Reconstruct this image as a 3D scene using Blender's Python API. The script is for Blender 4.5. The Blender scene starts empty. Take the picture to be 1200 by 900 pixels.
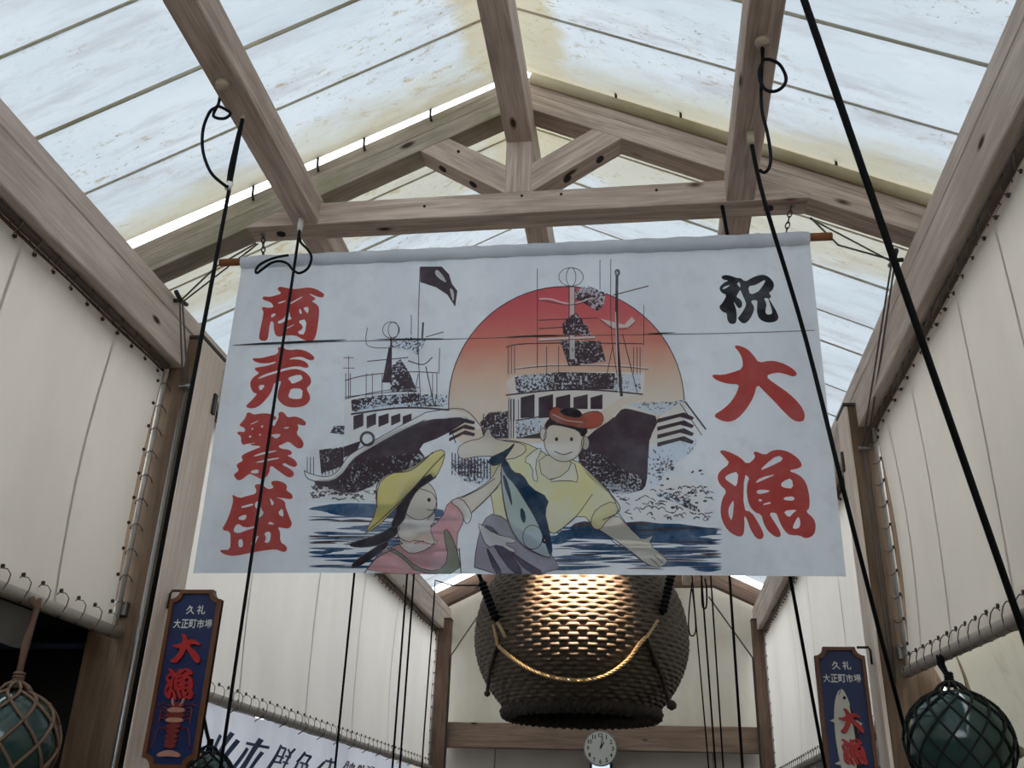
import bpy, bmesh, math, random
import numpy as np
from mathutils import Vector, Matrix, Quaternion
from mathutils.geometry import tessellate_polygon

# ------------------------------------------------------------------ camera
CAMZ = 1.55
FPX = 1124.29
YAW, PIT, ROL = (math.radians(a) for a in (-8.35282918, 25.12386945, 1.85054298))
_f = np.array([math.sin(YAW)*math.cos(PIT), math.cos(YAW)*math.cos(PIT), math.sin(PIT)])
_r = np.array([math.cos(YAW), -math.sin(YAW), 0.0])
_u = np.cross(_r, _f)
RIGHT = _r*math.cos(ROL) + _u*math.sin(ROL)
UP = -_r*math.sin(ROL) + _u*math.cos(ROL)
scene = bpy.context.scene
C = scene.collection
camd = bpy.data.cameras.new('camera'); cam = bpy.data.objects.new('camera', camd); C.objects.link(cam)
m = Matrix.Identity(4)
for i in range(3):
    m[i][0] = RIGHT[i]; m[i][1] = UP[i]; m[i][2] = -_f[i]
m[2][3] = CAMZ
cam.matrix_world = m
camd.sensor_width = 36.0; camd.lens = FPX/1200*36.0; camd.clip_start = 0.05
scene.camera = cam

def at(px, py, X=None, Y=None, Z=None):
    """point of the photo's ray on the plane X=, Y= or Z= (Z measured from the floor)"""
    d = RIGHT*((px-600)/FPX) - UP*((py-450)/FPX) + _f
    if X is not None: t = X/d[0]
    elif Y is not None: t = Y/d[1]
    else: t = (Z-CAMZ)/d[2]
    p = d*t
    return Vector((p[0], p[1], p[2]+CAMZ))

# ------------------------------------------------------------------ light
w = bpy.data.worlds.new('overcast_sky'); scene.world = w; w.use_nodes = True
bg = w.node_tree.nodes['Background']
bg.inputs[0].default_value = (0.90, 0.96, 1.0, 1); bg.inputs[1].default_value = 3.8
scene.view_settings.view_transform = 'Standard'; scene.view_settings.look = 'None'
scene.view_settings.gamma = 1.0; scene.view_settings.use_curve_mapping = False
scene.view_settings.exposure = 0.40

# ------------------------------------------------------------------ helpers
def lin(c):
    c = c/255.0
    return c/12.92 if c <= 0.04045 else ((c+0.055)/1.055)**2.4
def rgb(r, g, b): return (lin(r), lin(g), lin(b), 1)

class N:
    """small wrapper round a node tree"""
    def __init__(s, name):
        s.m = bpy.data.materials.new(name); s.m.use_nodes = True
        s.t = s.m.node_tree; s.t.nodes.clear()
        s.out = s.t.nodes.new('ShaderNodeOutputMaterial')
    def n(s, typ, ins=None, **kw):
        nd = s.t.nodes.new(typ)
        for k, v in kw.items(): setattr(nd, k, v)
        for k, v in (ins or {}).items():
            if isinstance(v, bpy.types.NodeSocket): s.t.links.new(v, nd.inputs[k])
            else: nd.inputs[k].default_value = v
        return nd
    def coord(s, scale=(1, 1, 1), kind='Object', rnd=0.0):
        tc = s.n('ShaderNodeTexCoord')
        vec = tc.outputs[kind]
        if rnd:
            oi = s.n('ShaderNodeObjectInfo')
            mu = s.n('ShaderNodeMath', {0: oi.outputs['Random'], 1: rnd}, operation='MULTIPLY')
            vec = s.n('ShaderNodeVectorMath', {0: vec, 1: mu.outputs[0]}, operation='ADD').outputs[0]
        return s.n('ShaderNodeMapping', {'Vector': vec, 'Scale': scale}).outputs[0]
    def noise(s, vec, scale, detail=4, rough=0.6, dist=0.0):
        return s.n('ShaderNodeTexNoise', {'Vector': vec, 'Scale': scale, 'Detail': detail, 'Roughness': rough, 'Distortion': dist}).outputs['Fac']
    def ramp(s, fac, stops):
        r = s.n('ShaderNodeValToRGB', {0: fac}); e = r.color_ramp.elements
        e[0].position, e[0].color = stops[0]; e[1].position, e[1].color = stops[-1]
        for p, c in stops[1:-1]:
            x = e.new(p); x.color = c
        return r.outputs[0]
    def mask(s, fac, a, b):
        return s.n('ShaderNodeMapRange', {0: fac, 1: a, 2: b, 3: 0.0, 4: 1.0}).outputs[0]
    def math(s, op, a, b=0.0):
        return s.n('ShaderNodeMath', {0: a, 1: b}, operation=op).outputs[0]
    def mix(s, fac, a, b, blend='MIX'):
        nd = s.n('ShaderNodeMix', data_type='RGBA', blend_type=blend)
        for idx, v in ((0, fac), (6, a), (7, b)):
            if isinstance(v, bpy.types.NodeSocket): s.t.links.new(v, nd.inputs[idx])
            else: nd.inputs[idx].default_value = v
        return nd.outputs[2]
    def bump(s, h, strength=0.3, dist=0.01):
        return s.n('ShaderNodeBump', {'Height': h, 'Strength': strength, 'Distance': dist}).outputs[0]
    def bsdf(s, col, rough=0.8, normal=None, **kw):
        ins = {'Base Color': col, 'Roughness': rough}
        ins.update(kw)
        if normal is not None: ins['Normal'] = normal
        return s.n('ShaderNodeBsdfPrincipled', ins).outputs[0]
    def done(s, sh):
        s.t.links.new(sh, s.out.inputs[0]); return s.m

def wood(name, light, dark, knots=True, green=0.0):
    k = N(name)
    v = k.coord((1.2, 14, 14), rnd=37.0)
    g1 = k.noise(v, 1.6, 5, 0.6, 0.8)
    v2 = k.coord((3.0, 90, 90), rnd=37.0)
    g2 = k.noise(v2, 1.5, 3, 0.6)
    v3 = k.coord((1, 1, 1), rnd=53.0)
    bl = k.noise(v3, 2.3, 3, 0.5)
    f = k.math('ADD', k.math('MULTIPLY', g1, 0.65), k.math('MULTIPLY', g2, 0.35))
    col = k.ramp(f, [(0.33, dark), (0.62, light)])
    col = k.mix(k.mask(bl, 0.45, 0.75), col, k.mix(0.5, col, dark), 'MIX')
    if green:
        gn = k.noise(k.coord((1, 1, 1), rnd=11.0), 3.1, 4)
        col = k.mix(k.math('MULTIPLY', k.mask(gn, 0.5, 0.7), green), col, rgb(128, 130, 92))
    if knots:
        vo = k.n('ShaderNodeTexVoronoi', {'Vector': k.coord((2.2, 5.5, 5.5), rnd=71.0), 'Scale': 1.0})
        col = k.mix(k.mask(vo.outputs['Distance'], 0.11, 0.05), col, rgb(58, 43, 34))
    return k.done(k.bsdf(col, 0.75, k.bump(f, 0.25, 0.004), **{'Specular IOR Level': 0.25}))

def plain(name, col, rough=0.6, metal=0.0, var=0.15, scale=6.0, bump=0.0, **kw):
    k = N(name)
    f = k.noise(k.coord(rnd=19.0), scale, 4)
    d = tuple(c*(1-var*2) for c in col[:3])+(1,)
    c2 = k.mix(f, d, tuple(min(1, c*(1+var)) for c in col[:3])+(1,))
    nrm = k.bump(k.noise(k.coord(), scale*12, 3), bump, 0.003) if bump else None
    return k.done(k.bsdf(c2, rough, nrm, Metallic=metal, **kw))

def cloth(name, col, stain, trans=0.15, weave=True, vert=True):
    """heavy canvas: mostly diffuse, a little light passes through"""
    k = N(name)
    f = k.noise(k.coord((1, 1, 0.35) if vert else (1, 1, 1)), 1.3, 5)
    f2 = k.noise(k.coord(), 7.0, 5)
    c = k.mix(k.mask(f, 0.42, 0.75), col, stain)
    c = k.mix(k.math('MULTIPLY', k.mask(f2, 0.55, 0.8), 0.35), c, stain)
    h = k.math('ADD', k.noise(k.coord((1, 1, 0.4)), 3.5, 4), k.math('MULTIPLY', f2, 0.15))
    nrm = k.bump(h, 0.25, 0.03)
    d = k.n('ShaderNodeBsdfDiffuse', {0: c, 'Normal': nrm}).outputs[0]
    t = k.n('ShaderNodeBsdfTranslucent', {0: c, 'Normal': nrm}).outputs[0]
    return k.done(k.n('ShaderNodeMixShader', {0: trans, 1: d, 2: t}).outputs[0])

def roof_cloth(name):
    """translucent roof sheet with dirt: brown specks, pinkish streaks, ochre mould by the truss"""
    k = N(name)
    geo = k.n('ShaderNodeNewGeometry')
    pos = geo.outputs['Position']
    sep = k.n('ShaderNodeSeparateXYZ', {0: pos})
    mp = lambda sc: k.n('ShaderNodeMapping', {'Vector': pos, 'Scale': sc}).outputs[0]
    base = k.ramp(k.noise(mp((0.8, 2.5, 0.8)), 1.1, 5), [(0.3, rgb(206, 215, 219)), (0.75, rgb(232, 237, 238))])
    streak = k.noise(mp((0.9, 5.0, 0.9)), 1.6, 5, 0.65)
    c = k.mix(k.math('MULTIPLY', k.mask(streak, 0.5, 0.68), 0.8), base, rgb(192, 190, 192))
    spots = k.noise(mp((4, 9, 4)), 2.4, 6, 0.75)
    zone = k.noise(mp((0.7, 1.6, 0.7)), 1.3, 2)
    sm = k.math('MULTIPLY', k.mask(spots, 0.57, 0.64), k.mask(zone, 0.44, 0.56))
    c = k.mix(k.math('MULTIPLY', sm, 0.75), c, rgb(178, 164, 128))
    fine = k.noise(mp((14, 24, 14)), 2.0, 4, 0.8)
    fm = k.math('MULTIPLY', k.mask(fine, 0.61, 0.67), k.mask(zone, 0.42, 0.56))
    c = k.mix(k.math('MULTIPLY', fm, 0.7), c, rgb(120, 112, 92))
    # ochre mould along the sheet ends next to the truss and beside the ridge beam
    wob = k.math('MULTIPLY', k.math('SUBTRACT', k.noise(mp((1.4, 3, 1.4)), 2.0, 4), 0.5), 0.35)
    yy = k.math('ADD', sep.outputs[1], wob)
    near = k.math('MULTIPLY', k.mask(yy, 3.25, 3.42), k.mask(yy, 3.60, 3.55))
    far = k.math('MULTIPLY', k.mask(yy, 3.55, 3.60), k.mask(yy, 4.26, 4.15))
    xx = k.math('ABSOLUTE', k.math('ADD', k.math('ADD', sep.outputs[0], 0.5165), wob))
    rid = k.math('MULTIPLY', k.math('MULTIPLY', k.mask(xx, 0.26, 0.18), k.mask(yy, 2.5, 2.9)), k.mask(yy, 4.4, 4.1))
    st = k.math('MAXIMUM', k.math('MULTIPLY', near, 0.55), k.math('MULTIPLY', far, 0.45))
    st = k.math('MAXIMUM', st, k.math('MULTIPLY', rid, 0.6))
    c = k.mix(st, c, rgb(196, 176, 118))
    nrm = k.bump(k.noise(mp((0.7, 3.0, 0.7)), 2.2, 4), 0.4, 0.04)
    d = k.n('ShaderNodeBsdfDiffuse', {0: c, 'Normal': nrm}).outputs[0]
    t = k.n('ShaderNodeBsdfTranslucent', {0: k.mix(1.0, c, (0.35, 0.355, 0.37, 1), 'MULTIPLY'), 'Normal': nrm}).outputs[0]
    return k.done(k.n('ShaderNodeMixShader', {0: 0.52, 1: d, 2: t}).outputs[0])

M = {}
M['wood'] = wood('weathered_timber', rgb(206, 188, 174), rgb(142, 124, 111))
M['wood_pale'] = wood('pale_timber', rgb(224, 210, 197), rgb(182, 165, 151))
M['wood_green'] = wood('mossy_timber', rgb(186, 176, 160), rgb(126, 116, 104), green=0.7)
M['wood_back'] = wood('brown_timber', rgb(132, 108, 92), rgb(92, 72, 60))
M['wood_mid'] = wood('brown_grey_timber', rgb(164, 140, 120), rgb(116, 94, 78))
M['wood_shaft'] = wood('brown_shaft_timber', rgb(124, 102, 82), rgb(84, 68, 52))
M['wood_inner'] = wood('pale_inner_timber', rgb(246, 232, 217), rgb(216, 198, 181))
M['hole'] = plain('bolt_hole_dark', rgb(24, 20, 18), 0.9)
M['capmetal'] = plain('dark_cap_metal', rgb(66, 62, 60), 0.5, 0.6)
M['roof'] = roof_cloth('roof_membrane')
M['hem'] = cloth('roof_hem', rgb(214, 206, 184), rgb(172, 160, 128), 0.35)
M['seamdirt'] = cloth('dirty_seam', rgb(206, 200, 182), rgb(160, 148, 118), 0.35)
M['canvas'] = cloth('wall_canvas', rgb(214, 205, 193), rgb(200, 191, 179), 0.18)
M['canvas_bright'] = cloth('brightened_wall_canvas', rgb(236, 229, 220), rgb(224, 216, 206), 0.22)  # the far bay's stronger light put into a lighter canvas colour
M['canvas_seam'] = cloth('canvas_seam', rgb(212, 203, 191), rgb(196, 187, 175), 0.18)
M['backcanvas'] = cloth('gable_canvas', rgb(212, 207, 197), rgb(184, 178, 164), 0.22)
M['pipe'] = plain('grey_pipe', rgb(176, 168, 158), 0.6, 0.1, var=0.25, scale=4)
M['pipe_dark'] = plain('grimy_pipe', rgb(112, 98, 86), 0.7, 0.2, var=0.3)
M['lace'] = plain('lacing_cord', rgb(92, 84, 78), 0.9)
M['eyelet'] = plain('eyelet_dark', rgb(54, 50, 46), 0.6, 0.4)
M['rope'] = plain('black_cable', rgb(14, 15, 17), 0.7, **{'Specular IOR Level': 0.15})
M['rope_grey'] = plain('grey_cord', rgb(96, 92, 88), 0.85)
M['rope_brown'] = plain('brown_rope', rgb(108, 82, 66), 0.95, bump=0.4)
M['rope_tan'] = plain('straw_rope', rgb(196, 168, 122), 0.9, bump=0.4)
M['steel'] = plain('galvanised_steel', rgb(150, 150, 148), 0.4, 0.8)
M['porcelain'] = plain('old_pulley', rgb(186, 174, 150), 0.5)
M['rod'] = plain('varnished_rod', rgb(140, 84, 52), 0.45, var=0.2)
M['glass'] = plain('green_glass', rgb(52, 78, 74), 0.12, var=0.25, scale=4, **{'Transmission Weight': 0.25, 'IOR': 1.45})
M['net_black'] = plain('black_net', rgb(18, 20, 20), 0.9)
M['net_brown'] = plain('brown_net', rgb(118, 94, 76), 0.95)
M['blue'] = plain('sign_blue', rgb(16, 40, 92), 0.45, var=0.12)
M['signframe'] = plain('sign_brown', rgb(112, 66, 36), 0.45, var=0.15)
M['red'] = plain('sign_red', rgb(186, 34, 36), 0.5)
M['white'] = plain('sign_white', rgb(222, 222, 220), 0.6, var=0.05)
M['silver'] = plain('fish_white', rgb(206, 204, 190), 0.5, var=0.1)
M['orange'] = plain('lobster_red', rgb(128, 42, 36), 0.5)
M['pinkish'] = plain('lobster_band', rgb(196, 140, 118), 0.5)
M['floor'] = plain('concrete_floor', rgb(80, 78, 75), 0.8, var=0.2, scale=2)
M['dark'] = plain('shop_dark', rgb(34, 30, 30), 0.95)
M['plaster'] = plain('grey_plaster', rgb(190, 180, 170), 0.9, var=0.12, scale=2)
M['bluepipe'] = plain('blue_pipe', rgb(44, 62, 92), 0.5)
M['tarp'] = cloth('grey_tarp', rgb(150, 150, 148), rgb(120, 120, 116), 0.1)
M['vinyl'] = cloth('dirty_vinyl', rgb(176, 170, 154), rgb(126, 118, 98), 0.32)
M['shopcloth'] = cloth('shop_banner_cloth', rgb(228, 228, 236), rgb(204, 205, 214), 0.3)
M['navy'] = plain('navy_ink', rgb(66, 82, 118), 0.8)
M['clockface'] = plain('clock_face', rgb(206, 206, 196), 0.6, var=0.04)
M['ink'] = plain('black_ink', rgb(20, 20, 22), 0.7)
M['strap'] = plain('webbing_strap', rgb(158, 146, 120), 0.9, bump=0.3)

def link(name, me, mat, parent=None):
    o = bpy.data.objects.new(name, me); C.objects.link(o)
    if mat is not None and not me.materials: me.materials.append(mat)
    if parent is not None: o.parent = parent
    return o
def mesh(name, vs, fs, smooth=False):
    me = bpy.data.meshes.new(name); me.from_pydata([tuple(v) for v in vs], [], fs); me.update()
    if smooth:
        for p in me.polygons: p.use_smooth = True
    return me
def tag(o, label, cat, group=None):
    o['label'] = label; o['category'] = cat
    if group: o['group'] = group
    return o
def struct(o, label=None):
    o['kind'] = 'structure'
    if label: o['label'] = label
    return o
def empty(name, loc=(0, 0, 0)):
    o = bpy.data.objects.new(name, None); C.objects.link(o); o.location = loc; o.empty_display_size = 0.1
    return o
def inv(o):
    """children were built in world coordinates: undo the empty's offset"""
    for c in o.children:
        c.matrix_parent_inverse = Matrix.Translation(-o.location)
def box_mesh(sx, sy, sz, bev=0.004):
    bm = bmesh.new(); bmesh.ops.create_cube(bm, size=1.0)
    bmesh.ops.scale(bm, vec=(sx, sy, sz), verts=bm.verts)
    if bev: bmesh.ops.bevel(bm, geom=list(bm.edges), offset=bev, segments=1, affect='EDGES')
    me = bpy.data.meshes.new('box'); bm.to_mesh(me); bm.free(); return me
def block(name, lo, hi, mat, parent=None, bev=0.004, axis=None):
    """axis-aligned block; local X is the longest side so that grain runs along it"""
    lo, hi = Vector(lo), Vector(hi); d = hi-lo; c = (lo+hi)/2
    ax = axis if axis is not None else max(range(3), key=lambda i: d[i])
    o = None
    if ax == 0: me = box_mesh(d.x, d.y, d.z, bev); r = (0, 0, 0)
    elif ax == 1: me = box_mesh(d.y, d.x, d.z, bev); r = (0, 0, math.pi/2)
    else: me = box_mesh(d.z, d.y, d.x, bev); r = (0, math.pi/2, 0)
    o = link(name, me, mat, parent); o.location = c; o.rotation_euler = r
    return o
def prism(name, prof, y0, y1, mat, parent=None, bev=0.003):
    """polygon in XZ extruded along Y, built about its own centre"""
    n = len(prof); cx = sum(p[0] for p in prof)/n; cz = sum(p[1] for p in prof)/n; cy = (y0+y1)/2
    # local X along the longest edge
    best = max(range(n), key=lambda i: (prof[i][0]-prof[(i+1) % n][0])**2+(prof[i][1]-prof[(i+1) % n][1])**2)
    a, b = prof[best], prof[(best+1) % n]; ang = math.atan2(b[1]-a[1], b[0]-a[0])
    ca, sa = math.cos(-ang), math.sin(-ang)
    vs = []
    for y in (y0-cy, y1-cy):
        for x, z in prof:
            x, z = x-cx, z-cz; vs.append((x*ca-z*sa, y, x*sa+z*ca))
    fs = [list(range(n)), list(range(2*n-1, n-1, -1))]+[[i, i+n, (i+1) % n+n, (i+1) % n] for i in range(n)]
    me = mesh(name, vs, fs)
    bm = bmesh.new(); bm.from_mesh(me); bmesh.ops.recalc_face_normals(bm, faces=bm.faces)
    if bev: bmesh.ops.bevel(bm, geom=list(bm.edges), offset=bev, segments=1, affect='EDGES')
    bm.to_mesh(me); bm.free()
    o = link(name, me, mat, parent); o.location = (cx, cy, cz); o.rotation_euler = (0, -ang, 0)
    return o
def smooth_path(pts, n=6, closed=False):
    pts = [Vector(p) for p in pts]
    if len(pts) < 3: return pts
    out = []; L = len(pts)
    for i in range(L if closed else L-1):
        p0 = pts[(i-1) % L] if closed or i > 0 else pts[0]
        p1, p2 = pts[i], pts[(i+1) % L]
        p3 = pts[(i+2) % L] if closed or i+2 < L else pts[-1]
        for k in range(n):
            t = k/n
            out.append(0.5*((2*p1)+(p2-p0)*t+(2*p0-5*p1+4*p2-p3)*t*t+(3*p1-p0-3*p2+p3)*t**3))
    if not closed: out.append(pts[-1])
    return out
def tube_geo(pts, r, seg=6, closed=False, taper=None):
    pts = [Vector(p) for p in pts]; n = len(pts); vs = []; fs = []
    prev = None
    for i, p in enumerate(pts):
        a = pts[(i-1) % n] if closed or i > 0 else p
        b = pts[(i+1) % n] if closed or i < n-1 else p
        t = (b-a)
        if t.length < 1e-9: t = Vector((0, 0, 1))
        t.normalize()
        if prev is None:
            u = t.orthogonal().normalized()
        else:
            u = prev-t*prev.dot(t)
            u = u.normalized() if u.length > 1e-6 else t.orthogonal().normalized()
        prev = u; v = t.cross(u)
        rr = r if taper is None else r*taper[i]
        for k in range(seg):
            an = 2*math.pi*k/seg
            vs.append(p+u*(math.cos(an)*rr)+v*(math.sin(an)*rr))
    for i in range(n if closed else n-1):
        j = (i+1) % n
        for k in range(seg):
            k2 = (k+1) % seg
            fs.append((i*seg+k, i*seg+k2, j*seg+k2, j*seg+k))
    if not closed:
        fs.append(tuple(range(seg-1, -1, -1))); fs.append(tuple((n-1)*seg+k for k in range(seg)))
    return vs, fs
def tube(name, pts, r, mat, parent=None, seg=6, closed=False, sm=0):
    if sm: pts = smooth_path(pts, sm, closed)
    vs, fs = tube_geo(pts, r, seg, closed)
    return link(name, mesh(name, vs, fs, True), mat, parent)
def merge(parts):
    vs, fs = [], []
    for v, f in parts:
        b = len(vs); vs += list(v); fs += [tuple(i+b for i in q) for q in f]
    return vs, fs
def lathe_geo(prof, seg=32, c=(0, 0, 0)):
    vs = []; fs = []
    for r, z in prof:
        for k in range(seg):
            a = 2*math.pi*k/seg; vs.append((c[0]+r*math.cos(a), c[1]+r*math.sin(a), c[2]+z))
    for i in range(len(prof)-1):
        for k in range(seg):
            k2 = (k+1) % seg
            fs.append((i*seg+k, i*seg+k2, (i+1)*seg+k2, (i+1)*seg+k))
    return vs, fs
def grid(name, fn, nu, nv, mat, parent=None):
    vs = [fn(i/nu, j/nv) for j in range(nv+1) for i in range(nu+1)]
    fs = [(j*(nu+1)+i, j*(nu+1)+i+1, (j+1)*(nu+1)+i+1, (j+1)*(nu+1)+i) for j in range(nv) for i in range(nu)]
    return link(name, mesh(name, vs, fs, True), mat, parent)
def chaikin(loop):
    out = []; n = len(loop)
    for i in range(n):
        a, b = loop[i], loop[(i+1) % n]
        out.append((a[0]*.75+b[0]*.25, a[1]*.75+b[1]*.25)); out.append((a[0]*.25+b[0]*.75, a[1]*.25+b[1]*.75))
    return out
def tess(loops):
    """triangles of a 2D polygon with holes"""
    flat = [p for l in loops for p in l]
    return flat, tessellate_polygon([[Vector((x, y, 0)) for x, y in l] for l in loops])
def plate2d(loops, depth, sm=0):
    """2D polygon (with holes) extruded: verts in (x, y, z) with z in 0..depth"""
    if sm:
        for _ in range(sm): loops = [chaikin(l) for l in loops]
    flat, tr = tess(loops); n = len(flat)
    vs = [(x, y, 0.0) for x, y in flat]+[(x, y, depth) for x, y in flat]
    fs = [tuple(t) for t in tr]+[tuple(i+n for i in t) for t in tr]
    b = 0
    for l in loops:
        k = len(l)
        fs += [(b+i, b+(i+1) % k, b+(i+1) % k+n, b+i+n) for i in range(k)]
        b += k
    return vs, fs

# ------------------------------------------------------------------ hall dimensions (metres)
Z = lambda z: z+CAMZ
XRID = -0.5165; SLOPE = 0.4875
XL, XR = -2.180, 1.137                 # inner faces of the wall plates
PL0, PL1 = Z(1.995), Z(2.277)
YT0, YT1 = 3.50, 3.62                  # truss
YBACK = 10.5; YN = -2.6
CXL, CXR = -2.245, 1.205               # canvas planes
ROOF0 = Z(3.345)
def roofz(x, off=0.0): return ROOF0+off-SLOPE*abs(x-XRID)

# ------------------------------------------------------------------ setting
struct(block('floor', (-5.2, YN, -0.1), (4.2, 11.6, 0.0), M['floor'], bev=0))

def roof_side(name, s):
    root = empty(name, (XRID+s*1.0, 3.5, Z(2.9))); struct(root)
    yend = 3.485 if s < 0 else 3.515
    first = [-2.55, -2.18, -1.8, -1.42, -1.05, -0.67, -0.29, 0.09, 0.47, 0.85, 1.23, 1.61, 1.99, 2.365, 2.752, 3.118, yend]
    second = [3.575, 3.93, 4.29, 4.69, 5.0, 5.49]
    while second[-1] < 10.2: second.append(second[-1]+0.378)
    for ys in (first, second):
        for i in range(len(ys)-1):
            y0, y1 = ys[i], ys[i+1]
            rr = random.Random(int(y0*100)+s)
            ph = rr.uniform(0, 6); sag = rr.uniform(0.02, 0.04)
            def fn(u, v, y0=y0, y1=y1, ph=ph, sag=sag):
                d = 0.015+u*2.12
                x = XRID+s*d
                y = y0+(y1-y0+(0.012 if i < len(ys)-2 else 0))*v
                z = roofz(x)-sag*math.sin(math.pi*v)**0.8+0.006*math.sin(5*d+ph)*math.sin(math.pi*v)
                if i == len(ys)-2 and ys is first and s < 0: z -= 0.035*(1-u)*v
                return (x, y, z)
            grid('roof_sheet', fn, 22, 8, M['roof'], root)
            if i:
                wd = 0.007 if i % 2 else 0.011
                grid('seam_strip', lambda u, v: (XRID+s*(0.015+u*2.12), y0+wd*(2*v-1), roofz(XRID+s*(0.015+u*2.12))-0.006-0.004*math.sin(math.pi*v)), 12, 2, M['seamdirt'] if s > 0 else M['hem'], root)
    # hem at the two sheet ends facing the truss
    for yy, rad in ((yend, 0.010), (3.575, 0.010)):
        a = [Vector((XRID+s*(0.03+2.1*k/8), yy, roofz(XRID+s*(0.03+2.1*k/8))+0.008)) for k in range(9)]
        tube('hem', a, rad, M['hem'], root, 6)
    inv(root); return root
roof_side('ceiling_left', -1); roof_side('ceiling_right', 1)

# canvas walls ---------------------------------------------------------------
def canvas_wall(name, label, X, s, y0, y1, z0, z1, slope=0.0, seams=(), loops_from=None, top_rail_r=0.016, group=None, mat='canvas'):
    """canvas sheet laced to a pipe above, an upright pipe at the far post and a bottom pipe; s=+1 right wall"""
    root = empty(name, (X, (y0+y1)/2, z0)); tag(root, label, 'canvas curtain', group)
    zb = lambda y: z0+slope*(y-y1)
    ns, ny = 14, 60
    rr = random.Random(len(label))
    a1, a2 = rr.uniform(0, 6), rr.uniform(0, 6)
    def fn(u, v):
        y = y0+(y1-0.035-y0)*u; zt = z1-0.045; zl = zb(y)+0.018
        z = zl+(zt-zl)*v
        e = math.sin(math.pi*v)
        x = X+s*(0.012*e*math.sin(2.2*y+a1)+0.018*e+0.004*math.sin(9*y+a2))
        return (x, y, z)
    grid('canvas_sheet', fn, ny, ns, M[mat], root)
    for sy in seams:
        pts = [Vector(fn((sy-y0)/(y1-0.035-y0), v/8)) for v in range(9)]
        vs = []; fs = []
        for p in pts: vs += [p+Vector((-s*0.0015, -0.008, 0)), p+Vector((-s*0.0015, 0.008, 0))]
        for i in range(8): fs.append((2*i, 2*i+1, 2*i+3, 2*i+2))
        link('sheet_seam', mesh('sheet_seam', vs, fs, True), M['canvas_seam'], root)
    lf = loops_from if loops_from is not None else y0
    tube('top_pipe', [(X, y0, z1-0.005), (X, y1-0.012, z1-0.005)], top_rail_r, M['pipe_dark'], root, 8)
    tube('side_pipe', [(X, y1-0.01, z0-0.02), (X, y1-0.01, z1)], 0.013, M['pipe'], root, 8)
    n = 16
    tube('bottom_pipe', [(X-s*0.01, y0+(y1-y0)*i/n, zb(y0+(y1-y0)*i/n)) for i in range(n+1)], 0.026, M['pipe'], root, 10)
    # lacing loops (shared meshes)
    def loop_mesh(rx, rz, off):
        pts = [Vector((rx*math.cos(t), 0.012*math.sin(2*t), off+rz*math.sin(t))) for t in [2*math.pi*k/10 for k in range(10)]]
        vs, fs = tube_geo(pts, 0.0024, 4, True); return mesh('lacing_loop', vs, fs, True)
    lt = loop_mesh(0.022, 0.042, -0.02); lb = loop_mesh(0.029, 0.05, 0.022)
    le = bpy.data.meshes.new('eyelet'); bm = bmesh.new()
    bmesh.ops.create_cone(bm, cap_ends=True, segments=8, radius1=0.008, radius2=0.008, depth=0.008, matrix=Matrix.Rotation(math.pi/2, 4, 'Y'))
    bm.to_mesh(le); bm.free()
    y = y1-0.10; i = 0
    while y > lf:
        link('lacing_loop', lt, M['lace'], root).location = (X, y, z1-0.005)
        link('eyelet', le, M['eyelet'], root).location = (X-s*0.002, y+0.01, z1-0.062)
        yb = y+0.03
        link('lacing_loop', lb, M['lace'], root).location = (X-s*0.01, yb, zb(yb))
        link('eyelet', le, M['eyelet'], root).location = (X-s*0.003, yb, zb(yb)+0.078)
        y -= 0.125
    z = zb(y1)+0.12
    while z < z1-0.08:
        o = link('lacing_loop', lt, M['lace'], root); o.rotation_euler = (-math.pi/2, 0.0, 0); o.location = (X, y1-0.012, z)
        o.rotation_euler = (math.pi/2, 0, 0)
        link('eyelet', le, M['eyelet'], root).location = (X-s*0.004, y1-0.072, z)
        z += 0.115
    inv(root); return root
canvas_wall('canvas_curtain', 'cream canvas wall sheet laced to pipes above the dark shop opening', CXL, -1, YN, 3.885, Z(0.725), Z(1.985), 0.0, (1.2, 2.72, 3.42), 1.9)
canvas_wall('canvas_curtain', 'cream canvas wall sheet above the white shop banner with blue lettering', CXL, -1, 4.22, 10.32, Z(0.592), Z(1.985), 0.0, (5.3, 6.4, 7.5, 8.6), None, mat='canvas_bright')
canvas_wall('canvas_curtain', 'cream canvas wall sheet above the black-netted glass float', CXR, 1, YN, 4.83, Z(0.738), Z(1.985), 0.041, (1.5, 2.9, 3.35, 4.1, 4.55), 1.9)
canvas_wall('canvas_curtain', 'cream canvas wall sheet behind the sign with the white fish', CXR, 1, 5.10, 10.32, Z(0.56), Z(1.985), 0.0, (6.3, 7.4, 8.5, 9.6), None, mat='canvas_bright')

# boarding outside the plates closes the slit above the canvas
for nm, x0, x1 in (('trim_1', -2.36, -2.30), ('trim_2', 1.257, 1.317)):
    struct(block(nm, (x0, YN, Z(1.90)), (x1, 10.7, PL1+0.10), M['wood_back'], bev=0))
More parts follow.
